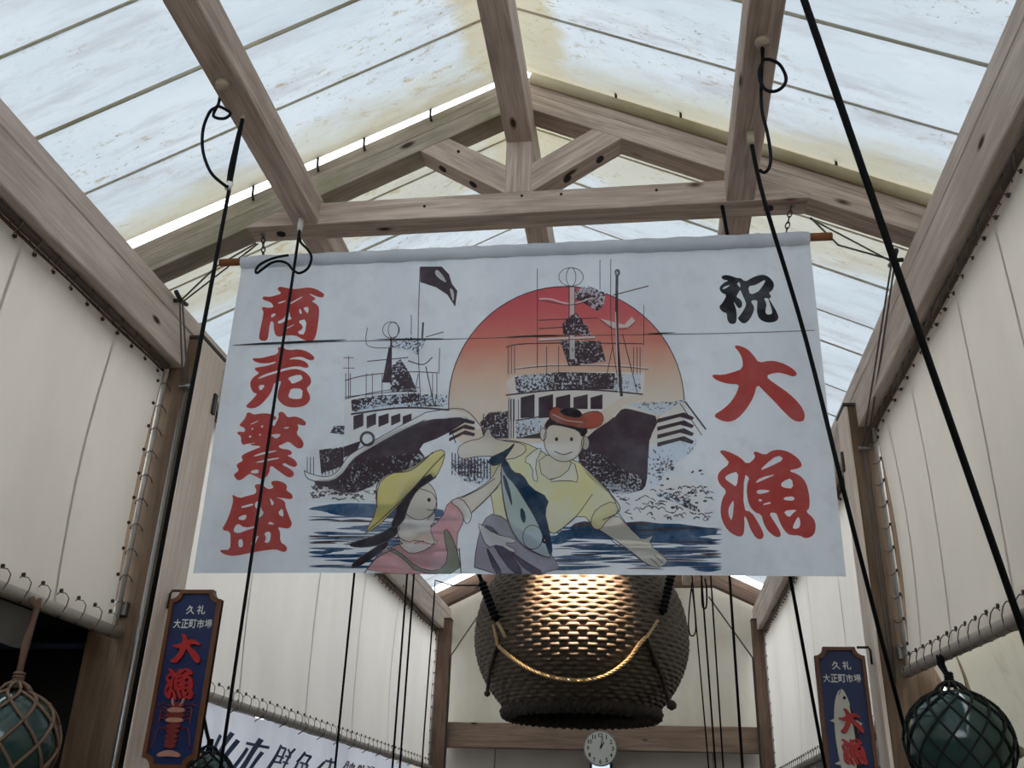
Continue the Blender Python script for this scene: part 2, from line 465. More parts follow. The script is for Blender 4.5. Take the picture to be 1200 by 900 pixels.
# shops behind the walls: dark recesses
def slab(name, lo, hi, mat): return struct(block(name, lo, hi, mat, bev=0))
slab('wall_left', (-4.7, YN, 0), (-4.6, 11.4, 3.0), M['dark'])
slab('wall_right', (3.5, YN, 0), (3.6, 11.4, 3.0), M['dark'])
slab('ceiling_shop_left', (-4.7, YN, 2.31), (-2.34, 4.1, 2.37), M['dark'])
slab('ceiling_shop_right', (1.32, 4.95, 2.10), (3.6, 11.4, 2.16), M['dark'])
slab('wall_light_block', (-4.7, YN-0.12, 0), (3.6, YN-0.02, 2.9), M['dark'])  # unseen wall added behind the camera to block low light, open above
slab('wall_shade_left', (-4.7, 4.06, 0), (-2.40, 4.14, 2.38), M['dark'])  # unseen wall added to keep sky light out of the near opening
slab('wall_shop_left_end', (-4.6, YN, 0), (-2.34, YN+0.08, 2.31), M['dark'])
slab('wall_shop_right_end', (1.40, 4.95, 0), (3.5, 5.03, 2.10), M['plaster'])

# back wall ------------------------------------------------------------------
back = empty('wall_back', (XRID, 10.9, 0)); struct(back)
prof = [(-2.6, Z(1.03)), (1.6, Z(1.03)), (1.6, Z(2.30)), (XRID, Z(3.40)), (-2.6, Z(2.32))]
vs = [(x, 10.74, z) for x, z in prof]+[(x, 10.77, z) for x, z in prof]
link('gable_canvas', mesh('gable_canvas', vs, [[0, 1, 2, 3, 4], [9, 8, 7, 6, 5]]+[[i, i+5, (i+1) % 5+5, (i+1) % 5] for i in range(5)]), M['backcanvas'], back)
for i in range(4):
    x0 = -2.75+i*1.13
    link('wall_board', box_mesh(1.122, 0.04, 2.38, 0.006), M['plaster'], back).location = (x0+0.56, 10.72, 1.19)
link('backing', box_mesh(4.6, 0.03, 2.6, 0), M['dark'], back).location = (-0.5, 10.79, 1.3)
inv(back)
for nm, (a, b) in {'wall_back_left': (-4.7, -2.75), 'wall_back_right': (1.77, 3.6)}.items():
    slab(nm, (a, 10.75, 0), (b, 10.85, 2.62), M['dark'])

# ------------------------------------------------------------------ timber frame
def truss(y0, y1, label, detail=True, shade='wood'):
    root = empty('roof_truss', (XRID, (y0+y1)/2, Z(2.49))); tag(root, label, 'truss')
    hw = 2.05
    rt = lambda x: Z(3.30)-SLOPE*abs(x-XRID); rl = lambda x: Z(3.108)-SLOPE*abs(x-XRID)
    for s in (-1, 1):
        xa, xb = XRID, XRID+s*hw
        g = M['wood_green'] if (s < 0 and detail) else M[shade]
        prism('rafter', [(xa, rl(xa)), (xb, rl(xb)), (xb, rl(xb)+0.098), (xa, rl(xa)+0.098)], y0, y1, M[shade] if not (s < 0 and detail) else M['wood_green'], root)
        prism('upper_rafter', [(xa, rl(xa)+0.101), (xb, rl(xb)+0.101), (xb, rt(xb)), (xa, rt(xa))], y0+0.004, y1, g, root)
    tb, tt = Z(2.496), Z(2.612)
    ex = 1.275
    prism('tie_beam', [(XRID-ex, tb), (XRID+ex, tb), (XRID+ex-0.235, tt), (XRID-ex+0.235, tt)], y0-0.003, y1, M[shade], root)
    kp = block('king_post', (XRID-0.06, y0, tt), (XRID+0.06, y1-0.004, Z(3.0)), M[shade], root)
    for s in (-1, 1):
        P = lambda dx, z: (XRID+s*dx, z)
        st = prism('strut', [P(0.058, tt-0.002), P(0.058, tt+0.155), P(0.335, Z(2.945)), P(0.475, Z(2.886))], y0+0.002, y1-0.002, M[shade], root)
        # two counterbored bolt holes on the underside
        a, b = Vector((XRID+s*0.06, 0, tt)), Vector((XRID+s*0.475, 0, Z(2.886)))
        t = (b-a).normalized(); nrm = Vector((t.z, 0, -t.x))*(1 if s > 0 else -1)
        if nrm.z > 0: nrm = -nrm
        for f in (0.38, 0.74):
            c = a+(b-a)*f; c.y = (y0+y1)/2
            bm = bmesh.new()
            q = Vector((0, 0, 1)).rotation_difference(nrm).to_matrix().to_4x4()
            bmesh.ops.create_cone(bm, cap_ends=True, segments=16, radius1=0.021, radius2=0.021, depth=0.006, matrix=q)
            me = bpy.data.meshes.new('bolt_hole'); bm.to_mesh(me); bm.free()
            link('bolt_hole', me, M['hole'], root).location = c+nrm*0.0005
    if detail:
        for x in (-1.63, 0.58):
            bm = bmesh.new(); bmesh.ops.create_cone(bm, cap_ends=True, segments=16, radius1=0.021, radius2=0.021, depth=0.006)
            me = bpy.data.meshes.new('bolt_hole'); bm.to_mesh(me); bm.free()
            link('bolt_hole', me, M['hole'], root).location = (x, (y0+y1)/2, tb-0.001)
        for x, z in ((XRID+0.02, Z(2.588)), (-0.32, Z(2.585)), (0.10, Z(2.578)), (-0.94, Z(2.56)), (-0.80, Z(2.86))):
            bm = bmesh.new(); bmesh.ops.create_cone(bm, cap_ends=True, segments=8, radius1=0.007, radius2=0.007, depth=0.006, matrix=Matrix.Rotation(math.pi/2, 4, 'X'))
            me = bpy.data.meshes.new('nail_hole'); bm.to_mesh(me); bm.free()
            link('nail_hole', me, M['hole'], root).location = (x, y0-0.002, z)
        # cream hem of the roof sheet folded over the right-hand rafter
        xa, xb = XRID+0.05, XRID+hw
        pts = [Vector((xa+(xb-xa)*k/10, y0-0.012, rt(xa+(xb-xa)*k/10)-0.012)) for k in range(11)]
        tube('sheet_roll', pts, 0.026, M['hem'], root, 8)
        # small hooks that hold the sheet end
        for px, py in ((372, 189), (426, 168), (504, 134), (293, 240), (335, 205)):
            p = at(px, py, Y=y0-0.02)
            x = p.x
            pts = [Vector((x, y0-0.05, roofz(x)+0.0)), Vector((x, y0-0.02, roofz(x)-0.01)), Vector((x, y0-0.012, rt(x)-0.02)), Vector((x+0.006, y0-0.008, rt(x)-0.045))]
            tube('hook', pts, 0.0065, M['eyelet'], root, 5)
        for px, py in ((722, 117), (798, 142), (980, 196)):
            x = at(px, py, Y=y0-0.02).x
            tube('hook', [Vector((x, y0-0.05, roofz(x))), Vector((x, y0-0.03, rt(x)+0.03)), Vector((x, y0-0.02, rt(x)))], 0.006, M['eyelet'], root, 5)
    inv(root); return root
truss(YT0, YT1, 'weathered timber truss with king post and struts above the big painted banner')
truss(YBACK, YBACK+0.12, 'brown timber truss against the cream end gable behind the woven basket', False, 'wood_back')

for x0, x1, lab in ((-1.552, -1.432, 'timber purlin above the banner\'s red four-character column'), (0.395, 0.515, 'timber purlin above the banner\'s black character')):
    tag(block('purlin', (x0, YN, Z(2.499)), (x1, YBACK, Z(2.645)), M['wood'], bev=0.005), lab, 'beam')
tag(block('ridge_beam', (-0.577, YN, Z(2.894)), (-0.456, YBACK, Z(3.095)), M['wood'], bev=0.005), 'timber ridge beam running along the roof peak', 'beam')

for nm, s, xin, lab in (('left', -1, XL, 'thick timber wall plate over the canvas beside the dark shop opening'), ('right', 1, XR, 'thick timber wall plate over the canvas beside the black-netted float')):
    root = empty('wall_plate', (xin+s*0.06, 3.5, PL0)); tag(root, lab, 'beam')
    zc = PL0+0.19
    a, b = (xin, xin+s*0.115) if s > 0 else (xin+s*0.115, xin)
    block('lower_plate', (a, YN, PL0), (b, 10.7, zc), M['wood_pale'], root, 0.005)
    block('upper_plate', (a, YN, zc+0.002), (b, 10.7, PL1), M['wood_pale'], root, 0.005)
    inv(root)

def post(lab, xa, xb, y0, y1, ztop, mat, s, bracket=True):
    root = empty('timber_post', ((xa+xb)/2, (y0+y1)/2, 0)); tag(root, lab, 'post')
    if bracket:
        xi = (xb-0.02) if s < 0 else (xa+0.02)
        block('shaft', (xa if s < 0 else xi, y0, 0), (xi if s < 0 else xb, y1, ztop-0.018), M['wood_shaft'], root, 0.004)  # browner shaft with a thin paler board on the hall-facing side
        block('inner_board', (xi if s < 0 else xa, y0+0.001, 0), (xb if s < 0 else xi, y1, ztop-0.018), M['wood_inner'], root, 0.004)
    else:
        block('shaft', (xa, y0, 0), (xb, y1, ztop-0.018), M[mat], root, 0.006)
    block('cap', (xa-0.004, y0-0.004, ztop-0.018), (xb+0.004, y1+0.004, ztop), M['capmetal'], root, 0.002)
    if bracket:
        xi = xb if s < 0 else xa
        block('bolt_plate', (xi-0.012, y1-0.06, ztop-0.33), (xi+0.012, y1-0.03, ztop-0.22), M['capmetal'], root, 0.002)
        block('pipe_clip', (CXL-0.03 if s < 0 else CXR-0.03, y0-0.03, Z(0.80)), (CXL+0.03 if s < 0 else CXR+0.03, y0, Z(0.86)), M['steel'], root, 0.002)
    inv(root); return root
post('pale timber post beside the blue sign with the red lobster', -2.386, -2.107, 3.913, 4.175, Z(2.17), 'wood_pale', -1)
post('pale timber post beside the blue sign with the white fish', 1.076, 1.36, 4.865, 5.07, Z(2.135), 'wood_pale', 1)
post('brown timber post at the end wall beside the shop banner wall', -2.30, -2.105, 10.335, 10.46, Z(2.11), 'wood_back', -1, False)
post('brown timber post at the end wall beside the sheet behind the fish sign', 1.085, 1.28, 10.335, 10.46, Z(2.11), 'wood_back', 1, False)
tag(block('end_beam', (-2.2, 10.47, Z(0.803)), (1.2, 10.60, Z(1.05)), M['wood_mid'], bev=0.005), 'brown timber cross beam below the end gable', 'beam')

# ------------------------------------------------------------------ the big banner
YB = 3.5525
def wave(x, z):
    return 0.007*math.sin(2.3*x+0.6)+0.004*math.sin(5.1*x+1.7*z)+0.003*math.sin(4.0*z+1.1*x)
def bpt(px, py, layer=0.0):
    p = at(px, py, Y=YB)
    return Vector((p.x, YB+wave(p.x, p.z)-0.0004*layer, p.z))
k = N('banner_cloth')
v = k.n('ShaderNodeMapping', {'Vector': k.n('ShaderNodeTexCoord').outputs['Object'], 'Scale': (1, 1, 0.45)}).outputs[0]
f1 = k.noise(v, 2.2, 5, 0.6); f2 = k.noise(k.coord(), 9.0, 5, 0.65)
BC = k.ramp(f1, [(0.3, rgb(216, 224, 234)), (0.7, rgb(238, 244, 252))])
BC = k.mix(k.math('MULTIPLY', k.mask(f2, 0.5, 0.75), 0.35), BC, rgb(196, 200, 203))
nrm = k.bump(k.math('ADD', k.noise(k.coord((1, 1, 0.6)), 4.5, 4), k.math('MULTIPLY', f2, 0.2)), 0.35, 0.02)
d = k.n('ShaderNodeBsdfDiffuse', {0: BC, 'Normal': nrm}).outputs[0]
t = k.n('ShaderNodeBsdfTranslucent', {0: BC, 'Normal': nrm}).outputs[0]
M['banner'] = k.done(k.n('ShaderNodeMixShader', {0: 0.42, 1: d, 2: t}).outputs[0])

def ink(name, col, fade=0.15, lo=0.4, hi=0.75, stip=None, scale=7.0, gain=1.3):
    """printed ink, worn: fades towards the cloth colour in blotches; stip = share of paper showing as speckle"""
    k = N(name)
    f = k.noise(k.coord(), scale, 5, 0.65)
    paper = rgb(230, 239, 250)
    if gain != 1.0: col = tuple(min(0.9, q*gain) for q in col[:3])+(1,)
    c = k.mix(k.math('MULTIPLY', k.mask(f, lo, hi), fade*2), col, paper)
    if stip is not None:
        g = k.noise(k.coord(), 95.0, 2, 0.7)
        g2 = k.math('ADD', k.math('MULTIPLY', k.noise(k.coord(), 5.0, 3), 0.5), k.math('MULTIPLY', g, 0.75))
        c = k.mix(k.mask(g2, stip-0.03, stip+0.03), c, paper)
    return k.done(k.n('ShaderNodeMixShader', {0: 0.6, 1: k.n('ShaderNodeBsdfDiffuse', {0: c}).outputs[0], 2: k.n('ShaderNodeBsdfTranslucent', {0: c}).outputs[0]}).outputs[0])
INK = {
    'red': ink('print_red', rgb(200, 92, 87), 0.05, gain=1.0), 'black': ink('print_black', rgb(52, 50, 54), 0.08),
    'hull': ink('print_hull', rgb(84, 72, 80), 0.06), 'line': ink('print_line', rgb(84, 74, 80), 0.1),
    'stip': ink('print_stipple', rgb(88, 78, 84), 0.0, stip=0.66), 'stip2': ink('print_stipple_light', rgb(96, 86, 90), 0.0, stip=0.56),
    'paper': ink('print_paper', rgb(230, 238, 248), 0.1), 'sea': ink('print_sea', rgb(50, 88, 124), 0.2),
    'yellow': ink('print_yellow', rgb(212, 204, 150), 0.36, 0.3, 0.75, scale=5.0), 'hat': ink('print_hat', rgb(210, 200, 128), 0.3, 0.35, 0.8, scale=5.0),
    'pink': ink('print_pink', rgb(204, 156, 158), 0.25), 'green': ink('print_green', rgb(144, 152, 136), 0.2),
    'skin': ink('print_skin', rgb(210, 203, 192), 0.2), 'skin2': ink('print_skin_shade', rgb(204, 170, 128), 0.2),
    'purple': ink('print_purple', rgb(150, 146, 158), 0.15), 'purple2': ink('print_purple_dark', rgb(98, 90, 110), 0.1),
    'band': ink('print_band', rgb(182, 104, 88), 0.2), 'hair': ink('print_hair', rgb(60, 54, 58), 0.05),
    'fishblue': ink('print_fish_blue', rgb(44, 70, 98), 0.1), 'fishgrey': ink('print_fish_grey', rgb(176, 190, 196), 0.2),
}
# the sun fades from red at its crown to pale cream: a printed colour gradient across its height
k = N('print_sun')
sz = k.n('ShaderNodeSeparateXYZ', {0: k.n('ShaderNodeNewGeometry').outputs['Position']}).outputs[2]
wob = k.math('MULTIPLY', k.math('SUBTRACT', k.noise(k.coord(), 6.0, 5), 0.5), 0.16)
g = k.mask(k.math('ADD', sz, wob), at(660, 470, Y=YB).z, at(660, 345, Y=YB).z)
c = k.ramp(g, [(0.0, rgb(236, 224, 210)), (0.25, rgb(234, 206, 186)), (0.55, rgb(228, 158, 142)), (0.8, rgb(224, 126, 128)), (1.0, rgb(222, 116, 122))])
INK['sun'] = k.done(k.n('ShaderNodeMixShader', {0: 0.6, 1: k.n('ShaderNodeBsdfDiffuse', {0: c}).outputs[0], 2: k.n('ShaderNodeBsdfTranslucent', {0: c}).outputs[0]}).outputs[0])

# cloth
root_banner = empty('fishing_banner', (XRID, YB, Z(0.885)))
tag(root_banner, 'large white printed banner with red characters, boats and red sun, hung below the truss', 'banner')
c00, c10 = at(225, 671, Y=YB), at(992, 675, Y=YB); c01, c11 = at(284, 306, Y=YB), at(948.5, 281, Y=YB)
def bsurf(u, v):
    p = (c00*(1-u)+c10*u)*(1-v)+(c01*(1-u)+c11*u)*v
    return Vector((p.x, YB+wave(p.x, p.z), p.z))
grid('cloth', bsurf, 100, 60, M['banner'], root_banner)
rA, rB = at(258, 308, Y=YB), at(975, 277, Y=YB)
zr = lambda x: rA.z+(rB.z-rA.z)*(x-rA.x)/(rB.x-rA.x)
tube('rod', [Vector((rA.x, YB, rA.z)), Vector((rB.x, YB, rB.z))], 0.018, M['rod'], root_banner, 12)
def hem(u, v):
    a = 2*math.pi*v; x = c01.x+(c11.x-c01.x)*u
    r = 0.028+0.002*math.sin(40*x)
    return Vector((x, YB+r*math.cos(a)*0.95, zr(x)-0.006+r*1.15*math.sin(a)))
grid('rod_sleeve', hem, 60, 14, M['banner'], root_banner)
class Print:
    """one printed motif: polygons traced on the banner plane, laid on the cloth surface"""
    def __init__(s, name, outline=0.0): s.outline = outline; s.name = name; s.v = []; s.f = []; s.mi = []; s.mats = []
    def midx(s, key):
        if key not in s.mats: s.mats.append(key)
        return s.mats.index(key)
    def poly(s, loops, mat, layer, sm=1, off=(0, 0), sc=1.0):
        if isinstance(loops[0][0], (int, float)): loops = [loops]
        loops = [[(off[0]+x/sc, off[1]+y/sc) for x, y in l] for l in loops]
        for _ in range(sm): loops = [chaikin(l) for l in loops]
        if s.outline and mat != 'skin2': s.line(loops[0]+loops[0][:2], s.outline, 'line', layer+0.12, sm=0)
        flat, tr = tess(loops)
        bm = bmesh.new(); bv = [bm.verts.new((x, y, 0)) for x, y in flat]
        for t in tr:
            try: bm.faces.new([bv[i] for i in t])
            except ValueError: pass
        for _ in range(5):
            lg = [e for e in bm.edges if e.calc_length() > 16]
            if not lg: break
            bmesh.ops.subdivide_edges(bm, edges=lg, cuts=1); bmesh.ops.triangulate(bm, faces=bm.faces)
        bm.verts.index_update(); b = len(s.v); mi = s.midx(mat)
        s.v += [bpt(q.co.x, q.co.y, layer) for q in bm.verts]
        for f in bm.faces: s.f.append([b+q.index for q in f.verts]); s.mi.append(mi)
        bm.free(); return s
    def line(s, pts, w, mat, layer, off=(0, 0), sc=1.0, sm=4, taper=False):
        pts = [(off[0]+x/sc, off[1]+y/sc) for x, y in pts]; w = max(w/sc, 0.85)
        P = [(q.x, q.y) for q in smooth_path([(x, y, 0) for x, y in pts], sm)] if sm and len(pts) > 2 else pts
        if len(P) == 2: 
            n = max(2, int(math.dist(*P)/16)); P = [(P[0][0]+(P[1][0]-P[0][0])*i/n, P[0][1]+(P[1][1]-P[0][1])*i/n) for i in range(n+1)]
        b = len(s.v); mi = s.midx(mat); n = len(P)
        for i, (x, y) in enumerate(P):
            a = P[max(0, i-1)]; c_ = P[min(n-1, i+1)]; dx, dy = c_[0]-a[0], c_[1]-a[1]; L = math.hypot(dx, dy) or 1
            ww = w/2*((math.sin(math.pi*(i+0.3)/(n-0.4)) if taper else 1.0))
            s.v += [bpt(x-dy/L*ww, y+dx/L*ww, layer), bpt(x+dy/L*ww, y-dx/L*ww, layer)]
        for i in range(n-1): s.f.append([b+2*i, b+2*i+1, b+2*i+3, b+2*i+2]); s.mi.append(mi)
        return s
    def disc(s, c, rx, ry, mat, layer, n=20, off=(0, 0), sc=1.0):
        return s.poly([[(c[0]+rx*math.cos(2*math.pi*i/n), c[1]+ry*math.sin(2*math.pi*i/n)) for i in range(n)]], mat, layer, 0, off, sc)
    def ring(s, c, rx, ry, w, mat, layer, off=(0, 0), sc=1.0, n=24):
        return s.line([(c[0]+rx*math.cos(2*math.pi*i/n), c[1]+ry*math.sin(2*math.pi*i/n)) for i in range(n+1)], w, mat, layer, off, sc, 0)
    def build(s, label=None):
        me = mesh(s.name, s.v, s.f)
        for key in s.mats: me.materials.append(INK[key])
        me.polygons.foreach_set('material_index', s.mi)
        o = link(s.name, me, None, root_banner)
        if label: o['label'] = label
        return o

fold_shade = Print('seam_shade')  # shadow gaps of the open folds painted as dark lines, plus the seam
for q in ([(272,405),(300,404.2),(350,402.5),(385,401),(408,399.5)], [(440,399),(480,398.3),(520,397.5)], [(593,396),(625,394.5),(664,393.5)], [(758,391),(775,390),(792,389)]): fold_shade.line(q, 3.0 if q[0][0] == 272 else 1.6, 'black', 12 if q[0][0] != 272 else 12, taper=True)
fold_shade.line([(275,404.5),(500,398.5),(700,393),(955,386)], 0.6, 'line', 2)
fold_shade.build('cross seam line with the painted shade of its open folds')
# brush characters: outline, then holes, in zoomed photo pixels (offset, scale)
GLYPH = {
 'sho': ((295, 325), 10.59, [[(325,140),(355,118),(470,145),(560,155),(700,130),(800,150),(895,205),(908,235),(885,262),(820,250),(735,213),(718,218),(805,270),(780,292),(745,305),(830,355),(847,420),(830,600),(800,760),(760,800),(690,800),(620,770),(545,728),(420,730),(345,750),(295,720),(280,650),(278,560),(240,550),(225,620),(210,760),(185,795),(110,790),(92,750),(120,600),(145,480),(150,430),(122,385),(150,370),(200,385),(280,378),(255,330),(215,305),(150,285),(133,260),(150,240),(230,248),(300,230),(380,205),(330,165)],
   [(320,322),(350,337),(432,302),(428,292)], [(450,345),(475,350),(638,255),(625,245)], [(246,460),(320,457),(246,520)], [(592,402),(615,405),(632,458),(603,467)], [(638,385),(714,375),(708,455),(688,450)], [(440,437),(475,437),(485,505),(508,525),(430,548),(350,590),(318,560),(410,520)], [(400,652),(530,592),(543,600),(398,670)], [(575,550),(692,528),(667,720),(600,720),(578,682),(625,665),(648,620)]]),
 'bai': ((280, 405), 10.59, [[(485,35),(540,20),(610,70),(760,55),(870,90),(945,150),(945,185),(915,200),(860,185),(790,150),(700,155),(613,186),(720,180),(820,200),(875,250),(870,288),(840,292),(740,266),(600,285),(480,322),(330,362),(246,408),(246,424),(400,372),(560,325),(700,298),(800,320),(880,380),(912,450),(890,510),(845,545),(898,640),(890,700),(840,755),(740,782),(620,777),(540,735),(488,670),(488,600),(520,500),(542,448),(450,463),(420,560),(400,605),(340,680),(270,750),(180,792),(75,765),(160,690),(240,600),(190,597),(150,530),(143,460),(180,400),(265,345),(215,320),(198,285),(240,276),(350,262),(468,224),(462,208),(390,225),(300,230),(225,215),(170,182),(185,160),(270,165),(400,135),(480,115),(500,70)],
   [(608,410),(770,368),(803,410),(790,442),(668,493),(650,455)], [(658,543),(802,548),(797,655),(770,678),(650,672),(620,640),(640,590)], [(246,497),(340,495),(270,580)]]),
 'han': ((265, 480), 10.59, [[(260,45),(295,36),(350,70),(440,53),(540,56),(620,90),(636,120),(610,140),(545,137),(580,200),(606,215),(635,160),(665,100),(655,50),(700,33),(745,65),(770,110),(870,95),(950,125),(1004,170),(1000,208),(960,212),(890,190),(914,240),(880,310),(950,380),(977,440),(955,487),(900,497),(840,450),(780,403),(720,435),(650,460),(690,495),(790,505),(830,540),(815,572),(758,578),(850,620),(897,680),(880,717),(840,722),(770,692),(735,670),(695,690),(800,740),(854,790),(840,842),(780,852),(700,800),(620,740),(580,708),(550,715),(545,780),(500,850),(430,867),(380,835),(300,798),(270,812),(200,867),(150,880),(112,850),(93,805),(130,780),(160,750),(128,700),(140,670),(215,635),(188,590),(210,560),(300,520),(455,462),(360,452),(285,438),(370,420),(368,414),(250,430),(215,442),(188,410),(188,335),(143,305),(138,285),(170,273),(235,285),(240,235),(175,208),(166,190),(215,140),(250,90)],
   [(298,185),(318,192),(412,150),(402,142)], [(314,245),(335,230),(347,248),(328,260)], [(436,215),(460,198),(470,215),(450,235)], [(281,340),(305,323),(322,340),(300,354)], [(411,320),(430,303),(442,318),(428,334)], [(708,238),(803,220),(768,254)], [(552,322),(670,308),(690,330),(625,374),(600,350)], [(330,582),(480,528),(637,515),(632,528),(480,557),(370,584)], [(350,662),(440,638),(640,601),(682,615),(520,642),(440,662)], [(298,768),(402,740),(412,792),(330,797)]]),
 'jo': ((252, 560), 9.0, [[(175,168),(255,215),(340,190),(430,170),(440,130),(415,85),(450,63),(510,80),(560,125),(630,110),(593,60),(610,36),(680,36),(750,65),(768,100),(755,135),(815,175),(830,215),(800,234),(720,217),(638,208),(720,235),(750,270),(745,300),(790,420),(820,490),(790,537),(740,537),(660,520),(692,570),(690,680),(750,715),(767,755),(745,784),(710,782),(650,755),(560,760),(400,785),(200,824),(100,807),(43,770),(60,755),(155,758),(160,640),(155,565),(62,545),(110,470),(150,380),(180,280),(190,230)],
   [(272,300),(402,268),(407,290),(285,320)], [(425,255),(465,248),(490,330),(523,380),(440,440),(458,360),(450,330),(422,310)], [(252,405),(338,383),(317,447),(243,440)], [(235,472),(310,528),(442,503),(420,525),(330,552),(240,587),(182,555)], [(582,213),(602,230),(628,270),(605,300),(592,270)], [(716,316),(733,424),(662,380)], [(552,490),(585,460),(638,497)], [(243,648),(289,643),(294,727),(243,732)], [(372,710),(400,650),(468,598),(440,660),(415,707)], [(516,580),(594,563),(580,684),(516,684),(545,640)]]),
 'shuku': ((835, 310), 11.25, [[(113,145),(150,122),(220,123),(335,165),(370,158),(435,212),(520,160),(600,130),(670,120),(740,145),(802,210),(817,270),(790,330),(742,360),(775,400),(768,425),(742,430),(800,520),(850,610),(878,680),(850,730),(780,750),(690,742),(620,700),(588,620),(590,530),(598,450),(500,458),(555,540),(547,600),(500,700),(440,757),(395,757),(333,695),(350,670),(410,590),(450,510),(430,450),(400,390),(370,312),(345,350),(313,410),(360,430),(397,480),(390,545),(350,560),(330,540),(280,465),(290,500),(322,600),(322,730),(290,767),(225,762),(195,700),(190,620),(140,612),(80,540),(140,480),(190,380),(130,362),(92,310),(100,270),(150,225),(218,193),(140,182)],
   [(133,300),(150,275),(240,247),(190,292),(138,310)], [(322,235),(360,206),(374,294),(340,262)], [(470,270),(560,260),(640,215),(690,188),(700,210),(640,300),(600,345),(495,384)], [(675,428),(737,425),(752,480),(792,600),(782,642),(715,642),(698,600),(720,500)]]),
 'tai': ((830, 395), 8.18, [[(248,75),(290,63),(380,100),(440,165),(487,235),(600,210),(700,230),(800,280),(852,330),(847,362),(810,368),(740,342),(660,325),(545,360),(650,440),(780,530),(880,630),(930,720),(924,790),(880,805),(820,792),(740,720),(640,610),(540,510),(470,436),(440,560),(370,680),(280,780),(190,810),(110,788),(46,745),(150,680),(230,600),(280,510),(300,440),(200,440),(100,412),(48,382),(36,348),(140,352),(240,325),(335,290),(330,190),(290,120)]]),
 'ryo': ((838, 520), 7.5, [[(38,65),(70,50),(140,73),(220,113),(285,180),(360,115),(336,70),(360,60),(440,95),(500,53),(570,43),(650,63),(730,118),(768,175),(752,207),(638,230),(740,265),(802,330),(832,450),(834,560),(798,592),(870,650),(890,720),(872,802),(800,832),(740,800),(690,802),(640,792),(590,730),(560,660),(538,600),(472,605),(520,680),(578,770),(578,817),(530,817),(460,760),(425,690),(408,620),(350,600),(300,540),(278,440),(283,340),(305,297),(256,260),(248,580),(320,595),(380,690),(432,790),(417,837),(365,834),(310,750),(285,670),(256,622),(260,740),(245,812),(190,814),(110,762),(58,670),(46,580),(63,480),(105,415),(43,360),(18,300),(38,240),(132,170),(90,120)],
   [(394,232),(440,180),(550,90),(613,130),(480,197)], [(357,332),(400,293),(548,258),(440,307),(370,340)], [(366,398),(482,403),(472,422),(372,444)], [(377,480),(423,488),(395,512)], [(421,526),(487,505),(492,522),(426,537)], [(576,352),(610,318),(676,295),(692,390),(600,382)], [(606,465),(697,456),(700,497),(606,492)], [(596,585),(728,573),(688,605),(650,648)], [(686,722),(710,668),(738,631),(755,700),(735,742),(686,744)], [(78,300),(120,263),(208,238),(192,378),(150,352)], [(115,580),(135,528),(170,486),(151,680),(122,640)]]),
}
for key, col in (('sho', 'red'), ('bai', 'red'), ('han', 'red'), ('jo', 'red'), ('shuku', 'black'), ('tai', 'red'), ('ryo', 'red')):
    off, sc, loops = GLYPH[key]
    Print('brush_character').poly(loops, col, 4, 1, off, sc).build('black brush character' if col == 'black' else 'red brush character')

# sun, with the thin outline round it
sun = Print('sun_print')
ang = [math.radians(a) for a in range(-200, 21, 5)]
arc = [(664+138*math.cos(a), 473+137*math.sin(a)) for a in ang]
sun.poly([arc+[(800, 500), (800, 520), (540, 520), (527, 500)]], 'sun', 1, 0)
sun.line(arc, 1.2, 'line', 1.5, sm=0)
sun.build('red rising sun fading to cream')

